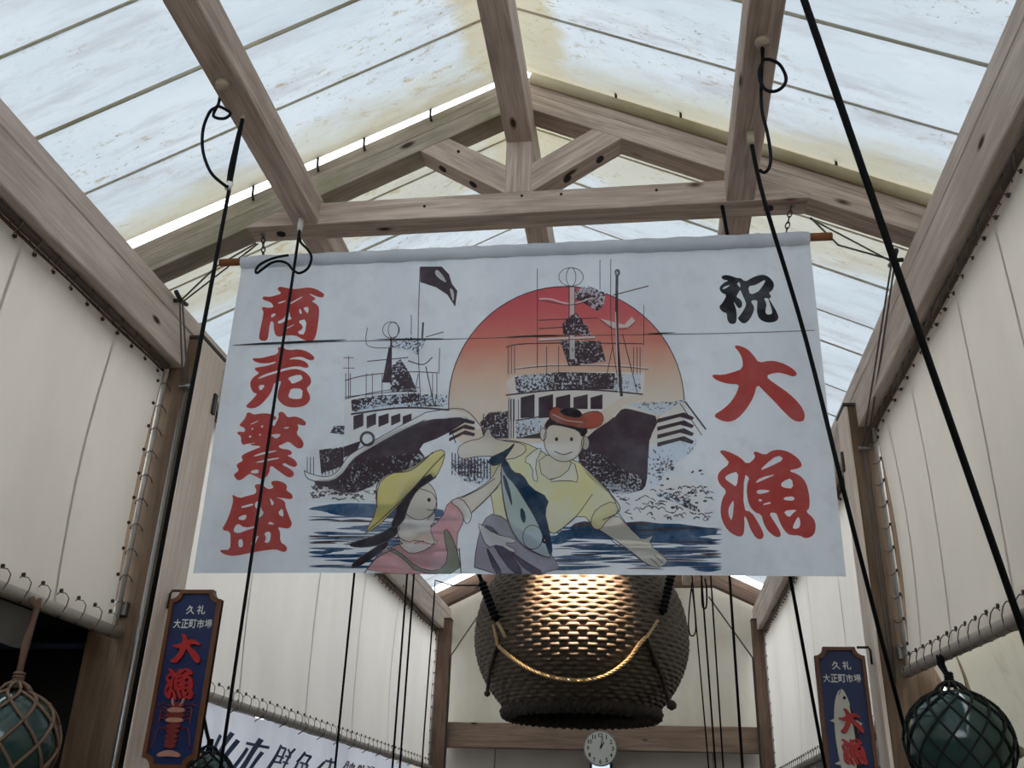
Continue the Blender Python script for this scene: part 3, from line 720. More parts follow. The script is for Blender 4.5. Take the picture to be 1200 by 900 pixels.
rnd = random.Random(5)
def boat(name, o1, s1, o2, s2, right):
    b = Print(name)
    if right:
        A = dict(off=(580, 300), sc=4.615); B = dict(off=(580, 470), sc=4.285)
        # deckhouse
        b.poly([(60,680),(110,650),(350,628),(810,628),(805,745),(680,770),(590,830),(520,900),(90,900),(85,760)], 'paper', 2, 0, **A)
        b.poly([(105,650),(350,630),(650,635),(640,722),(330,728),(120,752)], 'stip', 2.6, 0, **A)
        b.poly([(640,640),(790,640),(790,735),(640,735)], 'stip2', 2.5, 0, **A)
        for x0, x1 in ((140,215),(237,315),(330,408),(425,502),(517,582)):
            b.poly([(x0,768),(x1,750),(x1,875 if x1 < 320 else 830),(x0,880 if x1 < 330 else 830)], 'hull', 2.8, 0, **A)
        b.line([(60,755),(330,728),(560,728),(800,748)], 8, 'hull', 3, **A)
        for x in (85, 105, 128): b.line([(x,780),(x,895)], 4, 'line', 3, **A)
        # hull
        b.poly([(470,170),(600,85),(640,32),(730,55),(830,80),(775,190),(770,300),(762,420),(735,455),(600,470),(480,350),(400,270)], 'hull', 3, 1, **B)
        b.poly([(400,270),(520,250),(640,350),(740,380),(735,455),(600,480),(480,400)], 'stip', 3.4, 1, **B)
        b.poly([(590,80),(650,20),(880,0),(950,0),(900,40),(820,72),(730,50),(640,36),(600,85)], 'paper', 3.2, 0, **B)
        b.poly([(660,10),(900,0),(960,-10),(880,40),(820,70),(740,45)], 'stip2', 3.5, 0, **B)
        b.poly([(830,75),(900,30),(960,0),(1050,150),(1030,170),(820,230),(790,300),(775,200)], 'paper', 3.1, 0, **B)
        for y in (60, 100, 140, 180):
            b.poly([(815,y+30),(950,y-5),(1000,y+20),(990,y+35),(930,y+18),(815,y+50)], 'hull', 3.6, 0, **B)
        b.poly([(770,240),(830,220),(1020,170),(1000,250),(880,330),(800,440),(765,420)], 'stip2', 3.4, 1, **B)
        b.line([(955,0),(1060,140)], 8, 'line', 3.6, **B); b.line([(930,10),(1040,170)], 4, 'line', 3.6, **B)
        # spray round the bow
        b.poly([(600,480),(740,455),(800,450),(900,360),(1040,420),(1080,560),(900,610),(640,590)], 'paper', 2.9, 1, **B)
        for i in range(26):
            x, y = rnd.uniform(780, 1060), rnd.uniform(300, 540)
            b.disc((x, y), rnd.uniform(4, 12), rnd.uniform(3, 8), 'line', 3.7, 6, **B)
        b.poly([(790,470),(860,450),(1000,520),(1040,560),(990,550),(880,500)], 'stip', 3.5, 1, **B)
        b.poly([(380,620),(470,600),(560,640),(700,600),(860,620),(860,650),(500,680),(380,670)], 'line', 2.9, 1, **B)
        mast = A
        b.poly([(400,170),(432,170),(432,560),(400,560)], 'paper', 2.7, 0, **A)
        b.line([(402,170),(402,560)], 5, 'line', 3, **A); b.line([(432,170),(432,440)], 4, 'line', 3, **A)
        b.line([(660,80),(660,400),(685,760)], 15, 'line', 3, **A); b.line([(652,300),(668,750)], 5, 'paper', 3.2, **A)
        b.line([(627,15),(630,420),(680,750)], 4, 'line', 3.1, **A); b.line([(568,20),(568,180)], 3, 'line', 3, **A)
        b.disc((662,88), 16, 20, 'line', 3.1, 10, **A); b.disc((660,90), 7, 11, 'paper', 3.3, 8, **A)
        b.ring((412,115), 66, 50, 4, 'line', 3, **A); b.ring((412,115), 26, 50, 3, 'line', 3, **A)
        b.line([(230,70),(230,610)], 3, 'line', 3, **A); b.line([(805,260),(805,480)], 3, 'line', 3, **A)
        b.line([(240,235),(300,235),(410,260),(530,225)], 8, 'paper', 2.9, **A); b.line([(240,240),(410,266),(530,232)], 3, 'line', 3, **A)
        b.line([(640,210),(830,158)], 6, 'line', 3, **A)
        b.poly([(430,190),(500,160),(600,200),(590,260),(560,300),(470,250),(430,230)], 'stip', 2.8, 0, **A)
        b.poly([(365,370),(400,330),(440,310),(500,380),(520,430),(370,430)], 'stip', 2.8, 0, **A)
        b.poly([(350,460),(570,460),(600,570),(400,600)], 'stip', 2.7, 0, **A)
        b.poly([(570,340),(640,390),(720,385),(760,350),(740,325),(700,370),(620,350)], 'paper', 3, 0, **A); b.line([(570,345),(640,392),(720,388),(760,350)], 4, 'line', 3.1, **A)
        b.line([(230,350),(560,335)], 5, 'line', 3, **A); b.line([(240,395),(400,385)], 5, 'line', 3, **A)
        b.line([(60,495),(200,475),(800,472)], 6, 'line', 3, **A); b.line([(235,455),(540,440)], 14, 'paper', 2.8, **A); b.line([(235,462),(540,447)], 3, 'line', 3, **A)
        for x in (72, 90, 107, 280, 345, 750, 768, 785): b.line([(x,490),(x,640)], 3.5, 'line', 3, **A)
        b.line([(690,420),(770,740)], 5, 'line', 3, **A); b.line([(640,470),(590,720)], 4, 'line', 3, **A)
        b.line([(110,610),(300,590),(640,590),(830,605)], 5, 'paper', 2.7, **A); b.line([(110,615),(300,597),(640,597),(830,612)], 3, 'line', 3, **A)
        # gear heaped beside the house
        b.poly([(0,140),(40,60),(66,50),(66,190),(0,190)], 'stip', 2.6, 0, **B)
        b.poly([(60,-10),(250,-10),(250,60),(235,190),(66,190)], 'paper', 2.3, 0, **B)
        b.poly([(105,105),(240,80),(235,190),(105,190)], 'stip2', 2.5, 0, **B)
        for x in (70, 82, 94): b.line([(x,-10),(x,190)], 5, 'line', 2.7, **B)
        b.line([(105,100),(245,78)], 6, 'line', 2.8, **B); b.poly([(105,190),(235,160),(235,190)], 'hull', 2.8, 0, **B)
        for i in range(90):
            x, y = rnd.uniform(600, 1080), rnd.uniform(430, 600); l = rnd.uniform(8, 45)
            if x < 780 and y < 480: continue
            b.line([(x,y),(x+l*0.5,y+rnd.uniform(-14,10)),(x+l,y+rnd.uniform(-10,14))], rnd.uniform(3, 6), 'line', 3.7, **B)
    else:
        A = dict(off=(340, 300), sc=4.615); B = dict(off=(340, 470), sc=4.285)
        b.poly([(290,800),(340,770),(700,740),(800,740),(800,830),(600,850),(330,880),(300,880)], 'paper', 2, 0, **A)
        b.poly([(335,785),(480,760),(700,745),(700,790),(520,815),(340,845)], 'stip', 2.6, 0, **A)
        b.poly([(280,15),(310,70),(520,40),(660,60),(560,120),(420,180),(300,250),(275,220)], 'paper', 2.3, 0, **B)
        for x0, x1 in ((322,372),(388,435),(447,498),(510,556),(568,612)):
            b.poly([(x0,82),(x1,66),(x1,130-(x0-322)*0.12),(x0,152-(x0-322)*0.12)], 'hull', 2.8, 0, **B)
        b.line([(310,72),(520,42),(660,38),(800,48)], 9, 'hull', 3, **B)
        b.poly([(310,10),(400,-8),(640,-30),(790,-30),(790,30),(520,35),(315,62)], 'stip2', 2.4, 0, **B)
        # hull with its pale rubbing strake
        b.poly([(120,400),(230,400),(320,290),(420,210),(560,140),(700,95),(800,90),(860,80),(910,90),(770,180),(640,230),(690,300),(620,350),(480,360),(440,420),(300,480),(140,440)], 'hull', 3, 1, **B)
        b.poly([(240,400),(330,300),(460,290),(640,260),(690,300),(620,350),(480,370),(440,420),(330,470),(220,450)], 'stip', 3.5, 1, **B)
        b.poly([(75,350),(95,365),(180,385),(240,360),(300,280),(380,230),(520,150),(660,75),(700,60),(870,45),(960,130),(940,150),(880,85),(800,85),(680,95),(540,165),(400,245),(320,300),(250,390),(180,412),(95,395)], 'paper', 3.6, 1, **B)
        b.line([(75,350),(95,365),(180,385),(240,360),(300,280),(380,230),(520,150),(660,75),(700,58),(870,43),(960,130)], 4, 'line', 3.8, **B)
        b.line([(75,355),(95,395),(180,414),(250,392),(320,302),(400,248),(540,168),(680,98)], 4, 'line', 3.8, **B)
        for y in (105, 135, 165):
            b.poly([(800,y+25),(880,y-15),(930,y),(925,y+15),(870,y+5),(800,y+42)], 'hull', 3.7, 0, **B)
        b.ring((392,195), 32, 32, 13, 'line', 3.9, **B)
        b.poly([(150,250),(275,235),(272,330),(160,370)], 'stip', 2.8, 0, **B); b.poly([(205,165),(225,130),(280,130),(275,175)], 'stip', 2.8, 0, **B)
        b.poly([(275,235),(360,205),(340,260),(275,290)], 'hull', 2.7, 0, **B)
        for x in (90, 106, 122, 165, 182, 200, 218, 236, 254): b.line([(x,285 if x < 130 else 250),(x,380)], 4, 'line', 3, **B)
        b.poly([(110,470),(150,420),(300,480),(440,430),(600,380),(700,400),(700,520),(300,500),(130,510)], 'paper', 3.1, 1, **B)
        for i in range(22):
            x, y = rnd.uniform(120, 300), rnd.uniform(430, 480)
            b.disc((x, y), rnd.uniform(4, 13), rnd.uniform(3, 9), 'line', 3.7, 6, **B)
        for i in range(70):
            x, y = rnd.uniform(100, 430), rnd.uniform(420, 505); l = rnd.uniform(8, 40)
            b.line([(x,y),(x+l*0.5,y+rnd.uniform(-12,8)),(x+l,y+rnd.uniform(-8,12))], rnd.uniform(3, 6), 'line', 3.7, **B)
        b.poly([(420,215),(700,110),(790,105),(640,215),(520,260)], 'hull', 3.55, 1, **B)
        for i in range(40):
            x, y = rnd.uniform(820, 1040), rnd.uniform(60, 200); l = rnd.uniform(15, 60)
            if x < 960: continue
            b.line([(x,y),(x+rnd.uniform(-10,10),y+l)], 5, 'line', 2.9, **B)
        b.poly([(955,110),(1000,60),(1060,55),(1090,90),(1080,190),(970,180)], 'stip', 2.5, 0, **B)
        # stern rails between the arms
        b.poly([(810,300),(1050,290),(1040,370),(960,420),(860,400),(810,330)], 'stip2', 2.6, 0, **B)
        for i in range(14): b.line([(815+i*16,262+i*3),(815+i*16,372+i*2)], 6, 'line', 3, **B)
        b.line([(815,345),(900,430),(960,440)], 8, 'paper', 3.4, **B)
        # masts, loop aerial, rails and ensign
        b.line([(703,60),(693,450),(710,830)], 4.5, 'line', 3, **A)
        b.poly([(704,58),(820,58),(860,100),(875,150),(905,190),(893,275),(850,210),(790,170),(704,142)], 'hull', 3, 0, **A)
        b.poly([(795,70),(830,110),(850,150),(800,120),(780,90)], 'paper', 3.3, 1, **A); b.poly([(862,170),(888,190),(885,255),(870,215)], 'paper', 3.3, 1, **A)
        b.ring((547,403), 45, 44, 3.5, 'line', 3, **A); b.ring((560,403), 28, 44, 3, 'line', 3, **A)
        b.line([(548,450),(548,700)], 9, 'line', 3, **A); b.line([(420,390),(420,488),(540,500),(600,480)], 4, 'line', 3, **A)
        b.poly([(520,500),(570,450),(650,440),(735,455),(720,490),(690,540),(640,510),(580,500)], 'stip', 2.8, 0, **A)
        b.poly([(500,690),(535,500),(550,500),(550,690)], 'hull', 2.9, 0, **A); b.poly([(550,600),(600,560),(650,640),(690,740),(545,740)], 'stip', 2.8, 0, **A)
        b.line([(480,462),(830,450)], 4, 'line', 3, **A); b.line([(735,440),(830,412)], 5, 'line', 3, **A)
        b.line([(720,360),(715,450)], 10, 'line', 3, **A); b.line([(656,320),(656,430)], 3, 'line', 3, **A)
        b.line([(420,575),(640,552)], 5, 'line', 3, **A); b.line([(300,680),(420,650),(640,630),(800,635)], 5, 'line', 3, **A)
        b.line([(320,545),(320,780)], 4, 'line', 3, **A); b.line([(292,556),(348,556)], 3, 'line', 3, **A); b.line([(290,612),(352,612)], 3, 'line', 3, **A)
        b.line([(300,780),(500,735),(700,715)], 4, 'line', 3, **A); b.line([(300,770),(500,745),(650,735)], 3, 'line', 3, **A)
        for x in (305, 330, 415, 448, 500, 640, 772, 795): b.line([(x,640),(x,775)], 3.5, 'line', 3, **A)
        b.line([(810,500),(805,640)], 4, 'line', 3, **A); b.line([(735,600),(780,810)], 6, 'line', 3, **A); b.line([(695,640),(660,820)], 4, 'line', 3, **A)
        b.line([(640,570),(720,590),(770,550)], 6, 'line', 3, **A)
    return b.build('ink drawing of a fishing boat')
boat('boat_print', 0, 0, 0, 0, False); boat('boat_print', 0, 0, 0, 0, True)

# sea: brushed horizontal strokes
sea = Print('sea_print')
def strokes(x0, x1, y0, y1, n, seed):
    r = random.Random(seed)
    for i in range(n):
        y = y0+(y1-y0)*(i+r.random())/n; L = r.uniform(24, 95); xc = r.uniform(x0+6, x1-6)
        a, b_ = max(x0, xc-L/2), min(x1, xc+L/2); h = r.uniform(0.7, 2.4); m_ = 'sea' if r.random() < 0.78 else 'line'
        if m_ == 'line': h *= 0.5
        sea.line([(a, y), ((a+b_)/2, y+r.uniform(-0.8, 0.8)), (b_, y+r.uniform(-1, 1))], h*2, m_, 3.1 if m_ == 'sea' else 3.3, sm=5, taper=True)
sea.poly([(356,597),(400,590),(450,592),(520,596),(520,606),(440,608),(400,606),(380,600)], 'sea', 3, 1)
strokes(362, 540, 600, 668, 64, 3)
sea.build('blue brushed sea strokes under the smaller boat'); sea = Print('sea_print')
sea.poly([(660,620),(720,618),(780,612),(842,620),(838,628),(760,634),(690,632),(650,630)], 'sea', 3, 1)
strokes(640, 846, 618, 668, 76, 4)
sea.build('blue brushed sea strokes under the larger boat')

# plain printed deckhands: simple generic figures in the print's colours
fig = Print('figure_print', 0.9)
B = dict(off=(340, 470), sc=4.285)
fig.poly([(375,868),(430,790),(500,740),(620,700),(760,600),(800,500),(870,500),(880,590),(830,690),(860,870)], 'pink', 5, 1, **B)
fig.poly([(470,735),(540,750),(640,840),(740,860),(800,800),(770,660),(790,640),(835,730),(862,868),(640,868),(570,790)], 'green', 5.4, 1, **B)
fig.poly([(810,500),(900,470),(1010,400),(1050,320),(1068,330),(1060,420),(980,500),(915,560),(880,600),(860,540)], 'skin', 5.2, 1, **B)
fig.poly([(800,505),(860,485),(915,560),(905,610),(880,620),(860,550)], 'paper', 5.5, 1, **B)
fig.poly([(545,560),(610,500),(720,520),(735,600),(700,640),(735,720),(640,700),(600,760),(540,690)], 'skin', 5.3, 1, **B)
fig.poly([(525,670),(590,715),(640,700),(735,730),(745,690),(700,745),(610,775),(560,740)], 'paper', 5.7, 1, **B)
fig.disc((650,500), 88, 100, 'skin', 5.6, 24, **B)
fig.poly([(545,545),(520,520),(620,420),(720,350),(745,380),(700,410),(640,450),(600,520),(570,620),(500,650)], 'hair', 5.9, 1, **B)
fig.poly([(300,720),(400,690),(500,650),(540,600),(555,660),(480,720),(380,740),(310,735)], 'hair', 5.2, 1, **B)
fig.poly([(310,820),(400,760),(490,700),(500,730),(420,790),(320,850)], 'hair', 5.2, 1, **B)
fig.poly([(375,672),(440,560),(440,430),(500,370),(600,350),(720,260),(775,245),(780,290),(730,400),(700,360),(600,470),(480,600),(420,650)], 'hat', 6.2, 1, **B)
fig.line([(375,672),(470,590),(600,465),(720,330),(778,270)], 5, 'line', 6.4, **B)
fig.line([(440,540),(440,430),(500,370),(610,352),(720,260)], 5, 'line', 6.4, **B)
fig.line([(640,440),(720,470),(738,540),(690,600)], 4, 'line', 6.3, **B); fig.disc((700,500), 7, 9, 'hair', 6.4, 8, **B); fig.line([(690,548),(712,552),(726,546)], 4, 'line', 6.4, **B)
fig.line([(375,868),(440,790),(530,745)], 5, 'line', 6.3, **B); fig.line([(860,870),(850,740)], 5, 'line', 6.3, **B)
fig.line([(915,560),(1000,480),(1062,400),(1066,330)], 5, 'line', 6.3, **B); fig.line([(860,490),(960,440),(1030,390)], 4, 'line', 6.3, **B)
fig.build('deckhand in straw hat and pink shirt')

fig = Print('figure_print', 0.9)
D = dict(off=(580, 470), sc=4.285)
fig.poly([(-20,200),(100,200),(200,230),(300,300),(400,290),(500,380),(600,490),(620,560),(520,650),(430,560),(330,650),(290,670),(260,640),(60,680),(-20,560)], 'yellow', 5, 1, **D)
fig.poly([(-105,868),(-95,740),(-60,600),(0,560),(120,640),(280,760),(340,868)], 'purple', 5.3, 1, **D)
for q in ([(-60,620),(0,640),(60,740),(150,868),(90,868),(0,740)], [(60,740),(140,800),(260,868),(170,868)], [(-50,720),(0,800),(40,868),(0,868)]): fig.poly(q, 'purple2', 5.6, 1, **D)
fig.poly([(-80,610),(0,670),(100,690),(105,715),(40,712),(110,750),(90,765),(20,720),(-40,740),(-80,640)], 'paper', 5.9, 1, **D)
# far arm reaching to the other figure, near arm held out with an open hand
fig.poly([(-175,300),(-190,240),(-140,205),(-60,190),(-45,150),(-25,140),(-15,180),(20,200),(150,215),(160,260),(80,300),(0,280),(-90,280)], 'skin', 5.4, 1, **D)
fig.poly([(480,620),(600,560),(700,660),(740,700),(800,670),(770,720),(870,790),(860,820),(820,840),(760,820),(690,760),(560,670)], 'skin', 5.4, 1, **D)
fig.poly([(480,600),(510,540),(600,500),(625,560),(560,600),(530,650),(490,640)], 'yellow', 5.7, 1, **D)
fig.line([(530,650),(610,720),(690,770),(770,825)], 4, 'line', 6, **D); fig.line([(620,565),(710,670),(790,672)], 4, 'line', 6, **D)
for x, y in ((780,790),(800,775),(820,760)): fig.line([(x,y),(x+45,y+40)], 3, 'line', 6, **D)
fig.line([(500,380),(600,490),(625,555),(540,600)], 5, 'line', 6, **D); fig.line([(490,470),(400,590),(310,660)], 4, 'line', 6, **D)
# neck, collar, head and rolled headband
fig.poly([(215,270),(390,290),(370,380),(240,400)], 'skin', 5.8, 1, **D)
fig.poly([(140,300),(210,240),(240,240),(200,320),(220,410),(190,400),(190,330)], 'paper', 6, 1, **D)
fig.poly([(250,410),(360,370),(395,290),(425,415),(370,400)], 'paper', 6, 1, **D)
fig.disc((347,200), 100, 108, 'skin', 6.2, 26, **D); fig.disc((243,170), 16, 32, 'skin', 6.1, 12, **D); fig.disc((455,215), 20, 34, 'skin', 6.1, 12, **D)
fig.poly([(250,120),(300,60),(380,30),(440,60),(470,150),(440,190),(420,150),(350,130),(280,120),(255,150)], 'hair', 6.4, 1, **D)
fig.poly([(268,60),(300,32),(330,35),(330,70),(420,90),(440,70),(480,55),(530,55),(548,90),(530,130),(470,145),(380,130),(290,108)], 'band', 6.6, 1, **D)
fig.line([(290,70),(360,100),(440,110)], 5, 'skin', 6.8, **D)
for x in (310, 385): fig.disc((x, 195), 7, 9, 'hair', 6.6, 8, **D)
fig.line([(300,255),(345,272),(390,258)], 5, 'line', 6.6, **D)
fig.ring((347,200), 100, 108, 3.5, 'line', 6.3, **D)
fig.build('deckhand in yellow shirt with rolled red headband')

fish = Print('fish_print', 0.9)
fish.poly([(40,280),(90,370),(140,380),(170,440),(275,490),(250,560),(270,640),(285,740),(280,790),(220,770),(130,720),(70,620),(40,480),(30,360)], 'fishgrey', 7, 1, **D)
fish.poly([(20,270),(60,300),(90,360),(140,370),(180,440),(272,488),(248,560),(268,640),(290,740),(280,790),(250,700),(210,600),(150,500),(100,420),(50,370)], 'fishblue', 7.3, 1, **D)
fish.poly([(-30,290),(60,250),(110,205),(60,280),(30,320),(-20,330)], 'fishblue', 7.3, 1, **D)
fish.poly([(40,360),(70,420),(90,540),(70,480),(50,430)], 'fishblue', 7.4, 1, **D); fish.poly([(130,530),(155,570),(150,620),(130,590)], 'fishblue', 7.4, 1, **D)
fish.ring((190,685), 50, 60, 4, 'line', 7.5, **D); fish.disc((250,700), 13, 15, 'hair', 7.5, 10, **D); fish.disc((250,700), 5, 6, 'paper', 7.7, 8, **D)
fish.line([(30,360),(40,480),(70,620),(130,720),(220,772),(280,790)], 4, 'line', 7.6, **D)
fish.build('printed tuna with dark blue back')
inv(root_banner)

# chains from the tie beam to the banner rod
for (ax, ay), (bx, by), lab in (((308, 276.5), (308, 304), 'short chain holding the banner rod above the red four-character column'), ((927.6, 243), (921.5, 279), 'short chain holding the banner rod above the black character')):
    a = at(ax, ay, Y=3.55); a.z = Z(2.496); b = at(bx, by, Y=YB); b.z = zr(b.x)+0.022
    root = empty('hanging_chain', a); tag(root, lab, 'chain', 'banner chains')
    tube('eye_plate', [(a.x-0.014, a.y, a.z-0.003), (a.x+0.014, a.y, a.z-0.003)], 0.008, M['steel'], root, 6)
    n = 5; L = (b-a).length/n
    for i in range(n):
        c = a+(b-a)*((i+0.5)/n); q = (b-a).normalized(); u = Vector((1, 0, 0)) if i % 2 else Vector((0, 1, 0))
        tube('chain_link', [c+q*(math.sin(t)*L*0.62)+u*(math.cos(t)*0.009) for t in [2*math.pi*j/10 for j in range(10)]], 0.003, M['eyelet'], root, 4, True)
    inv(root)

# ------------------------------------------------------------------ woven basket
BX, BY = -0.468, 7.0
bz = lambda py: at(682, py, Y=BY).z
zc = bz(752); RW = 0.757
prof = [(RW*r, zc+h) for r, h in ((0.50, 0.62), (0.62, 0.575), (0.76, 0.49), (0.87, 0.385), (0.95, 0.25), (0.99, 0.11), (1.0, 0.0), (0.985, -0.10), (0.945, -0.20), (0.88, -0.30), (0.80, -0.385), (0.73, -0.445), (0.695, -0.475))]
pp = smooth_path([(r, 0, z) for r, z in prof], 20)
rows = [(q.x, q.z) for q in pp]
# weave: rows of strands that pass over and under upright stakes
NS = 76; SUB = 10; seg = NS*SUB
arc_l = [0]
for i in range(1, len(rows)): arc_l.append(arc_l[-1]+math.dist(rows[i], rows[i-1]))
nrow = 42; per = 7; tot = arc_l[-1]
vs = []; fs = []; nv = nrow*per
for j in range(nv+1):
    s_ = tot*j/nv; i = max(0, min(len(rows)-2, next((q for q in range(len(arc_l)-1) if arc_l[q+1] >= s_), len(rows)-2)))
    f_ = (s_-arc_l[i])/max(1e-6, arc_l[i+1]-arc_l[i])
    r0 = rows[i][0]+(rows[i+1][0]-rows[i][0])*f_; z0 = rows[i][1]+(rows[i+1][1]-rows[i][1])*f_
    dr, dz = rows[i+1][0]-rows[i][0], rows[i+1][1]-rows[i][1]; L = math.hypot(dr, dz); nr, nz = -dz/L, dr/L
    rw = s_/tot*nrow; ri = int(min(rw, nrow-0.001)); ph = rw-ri
    cross = math.sqrt(max(0.0, 1-(2*ph-1)**2))            # round strand section
    for k_ in range(seg):
        a = 2*math.pi*k_/seg
        wv = math.tanh(1.8*math.cos(a*NS/2+math.pi*ri))
        h = (0.007*wv+0.012)*cross-0.009
        vs.append((BX+(r0+nr*h)*math.cos(a), BY+(r0+nr*h)*math.sin(a), z0+nz*h))
for j in range(nv):
    for k_ in range(seg):
        k2 = (k_+1) % seg
        fs.append((j*seg+k_, j*seg+k2, (j+1)*seg+k2, (j+1)*seg+k_))
kk = N('wicker')
fw = kk.noise(kk.coord(), 60.0, 3); fl = kk.noise(kk.coord(), 2.5, 4)
cw = kk.ramp(fw, [(0.3, rgb(60, 50, 40)), (0.7, rgb(98, 84, 68))]); cw = kk.mix(kk.mask(fl, 0.5, 0.8), cw, rgb(64, 54, 44))
M['wicker'] = kk.done(kk.bsdf(cw, 0.62))
M['wicker_dark'] = plain('old_wicker', rgb(54, 45, 37), 0.8, var=0.25, scale=20)
root = empty('woven_basket', (BX, BY, bz(845))); tag(root, 'giant round wicker basket hanging mouth down below the banner', 'basket')
wo = link('woven_wall', mesh('woven_wall', vs, fs, True), M['wicker'], root); wo['kind'] = 'stuff'
zr_ = prof[-1][1]; rr_ = prof[-1][0]
def rope_ring(name, R, z, r, mat, lay=40):
    pts = []
    n = 160
    a_ = [tube_geo([(BX+(R+r*0.6*math.cos(lay*t+ph))*math.cos(t), BY+(R+r*0.6*math.cos(lay*t+ph))*math.sin(t), z+r*0.6*math.sin(lay*t+ph)) for t in [2*math.pi*i/n for i in range(n)]], r*0.55, 5, True) for ph in (0, 2.1, 4.2)]
    v_, f_ = merge(a_); return link(name, mesh(name, v_, f_, True), mat, root)
rope_ring('mouth_rim', rr_-0.012, zr_-0.02, 0.05, M['wicker_dark'], 36)
# lining seen through the mouth
v_, f_ = lathe_geo([(rr_-0.05, zr_), (RW*0.9, zc-0.2), (RW*0.95, zc), (RW*0.85, zc+0.35), (RW*0.45, zc+0.58), (0.01, zc+0.61)], 48, (BX, BY, 0))
link('inner_lining', mesh('inner_lining', v_, f_, True), M['wicker_dark'], root)
# straw garland and side ties, laid on the basket's surface
def on_basket(px, py, lift=0.02):
    """first hit of a photo ray with the basket profile"""
    o = np.array([0, 0, CAMZ]); d_ = RIGHT*((px-600)/FPX)-UP*((py-450)/FPX)+_f
    zs = [q[1] for q in rows][::-1]; rs = [q[0] for q in rows][::-1]
    t = 5.0
    while t < 9:
        p = o+d_*t; r = math.hypot(p[0]-BX, p[1]-BY)
        if zs[0] <= p[2] <= zs[-1] and r <= np.interp(p[2], zs, rs)+lift: return Vector(p)
        t += 0.004
    return Vector(o+d_*(BY-0.4)/d_[1])
def braided(name, pts, r, mat, parent):
    pts = smooth_path(pts, 8); a_ = []
    L = 0; acc = [0]
    for i in range(1, len(pts)): L += (pts[i]-pts[i-1]).length; acc.append(L)
    n = max(8, int(L/0.008))
    rs = []
    for i in range(n+1):
        s_ = L*i/n; j = next((q for q in range(len(acc)-1) if acc[q+1] >= s_), len(acc)-2); f_ = (s_-acc[j])/max(1e-6, acc[j+1]-acc[j]); rs.append((pts[j].lerp(pts[j+1], f_), (pts[j+1]-pts[j]).normalized()))
    for ph in (0, 2.1, 4.2):
        line_ = []
        for i, (p, t) in enumerate(rs):
            u = t.cross(Vector((0, 0.3, 1))).normalized(); v__ = t.cross(u); an = i*0.62+ph
            line_.append(p+u*(r*0.5*math.cos(an))+v__*(r*0.5*math.sin(an)))
        a_.append(tube_geo(line_, r*0.55, 5))
    v_, f_ = merge(a_); return link(name, mesh(name, v_, f_, True), mat, parent)
braided('straw_garland', [on_basket(*q) for q in ((584,757),(600,771),(625,786),(655,795),(685,797),(712,790),(735,774),(750,754),(757,747))], 0.014, M['rope_tan'], root)
for pts in (((583,757),(581,745),(578,732)), ((592,747),(588,738),(581,726)), ((757,748),(765,736),(771,727))):
    braided('tie_cord', [on_basket(*q) for q in pts], 0.011, M['rope_tan'], root)
braided('side_rope', [on_basket(*q) for q in ((583,757),(577,775),(573,795),(571,813))], 0.013, M['wicker_dark'], root)
braided('side_rope', [on_basket(*q) for q in ((757,748),(766,770),(777,800),(785,825))], 0.016, M['wicker_dark'], root)
link('rope_knot', mesh('rope_knot', *lathe_geo([(0.005, -0.03), (0.03, -0.015), (0.034, 0.01), (0.02, 0.03), (0.004, 0.036)], 10), True), M['wicker_dark'], root).location = on_basket(787, 827)
link('rope_knot', mesh('rope_knot', *lathe_geo([(0.004, -0.02), (0.02, -0.01), (0.022, 0.01), (0.004, 0.022)], 10), True), M['wicker_dark'], root).location = on_basket(571, 813)
inv(root)
# black slings up to the purlins and ridge
def sling(a, b, lab, wrap=True):
    root = empty('basket_sling', a); tag(root, lab, 'rope', 'black slings of the woven basket')
    tube('sling_rope', [a, b], 0.014, M['rope'], root, 8)
    if wrap:
        q = (b-a); n = 9; v_ = []
        for i in range(n):
            c = a+q.normalized()*(0.03+i*0.032); u = q.orthogonal().normalized(); w_ = q.normalized().cross(u)
            v_.append(tube_geo([c+u*(0.019*math.cos(t))+w_*(0.019*math.sin(t)) for t in [2*math.pi*j/10 for j in range(10)]], 0.014, 5, True))
        link('wrapped_end', mesh('wrapped_end', *merge(v_), True), M['rope'], root)
    inv(root)
def sl(px, py, qx, qy, lab, wrap=True, lift=0.03):
    a = on_basket(px, py, lift); d2 = at(qx, qy, Y=a.y+0.05)
    b = a+(d2-a)*((Z(2.50)-a.z)/(d2.z-a.z)); sling(a, b, lab, wrap)
sl(582, 728, 562, 675, 'black wrapped sling rope at the basket shoulder nearest the shop banner wall')
sl(776, 720, 786, 676, 'black wrapped sling rope at the basket shoulder beside the straw garland end')
for (x, y, X2, Y2, lab) in ((BX-0.45, BY+0.25, -1.492, 7.5, 'plain black sling rope behind the basket near the shop banner wall'), (BX+0.50, BY+0.05, 0.455, 7.3, 'plain black sling rope behind the basket near the hanging cords')):
    sling(Vector((x, y, zc+0.36)), Vector((X2, Y2, Z(2.497))), lab, False)

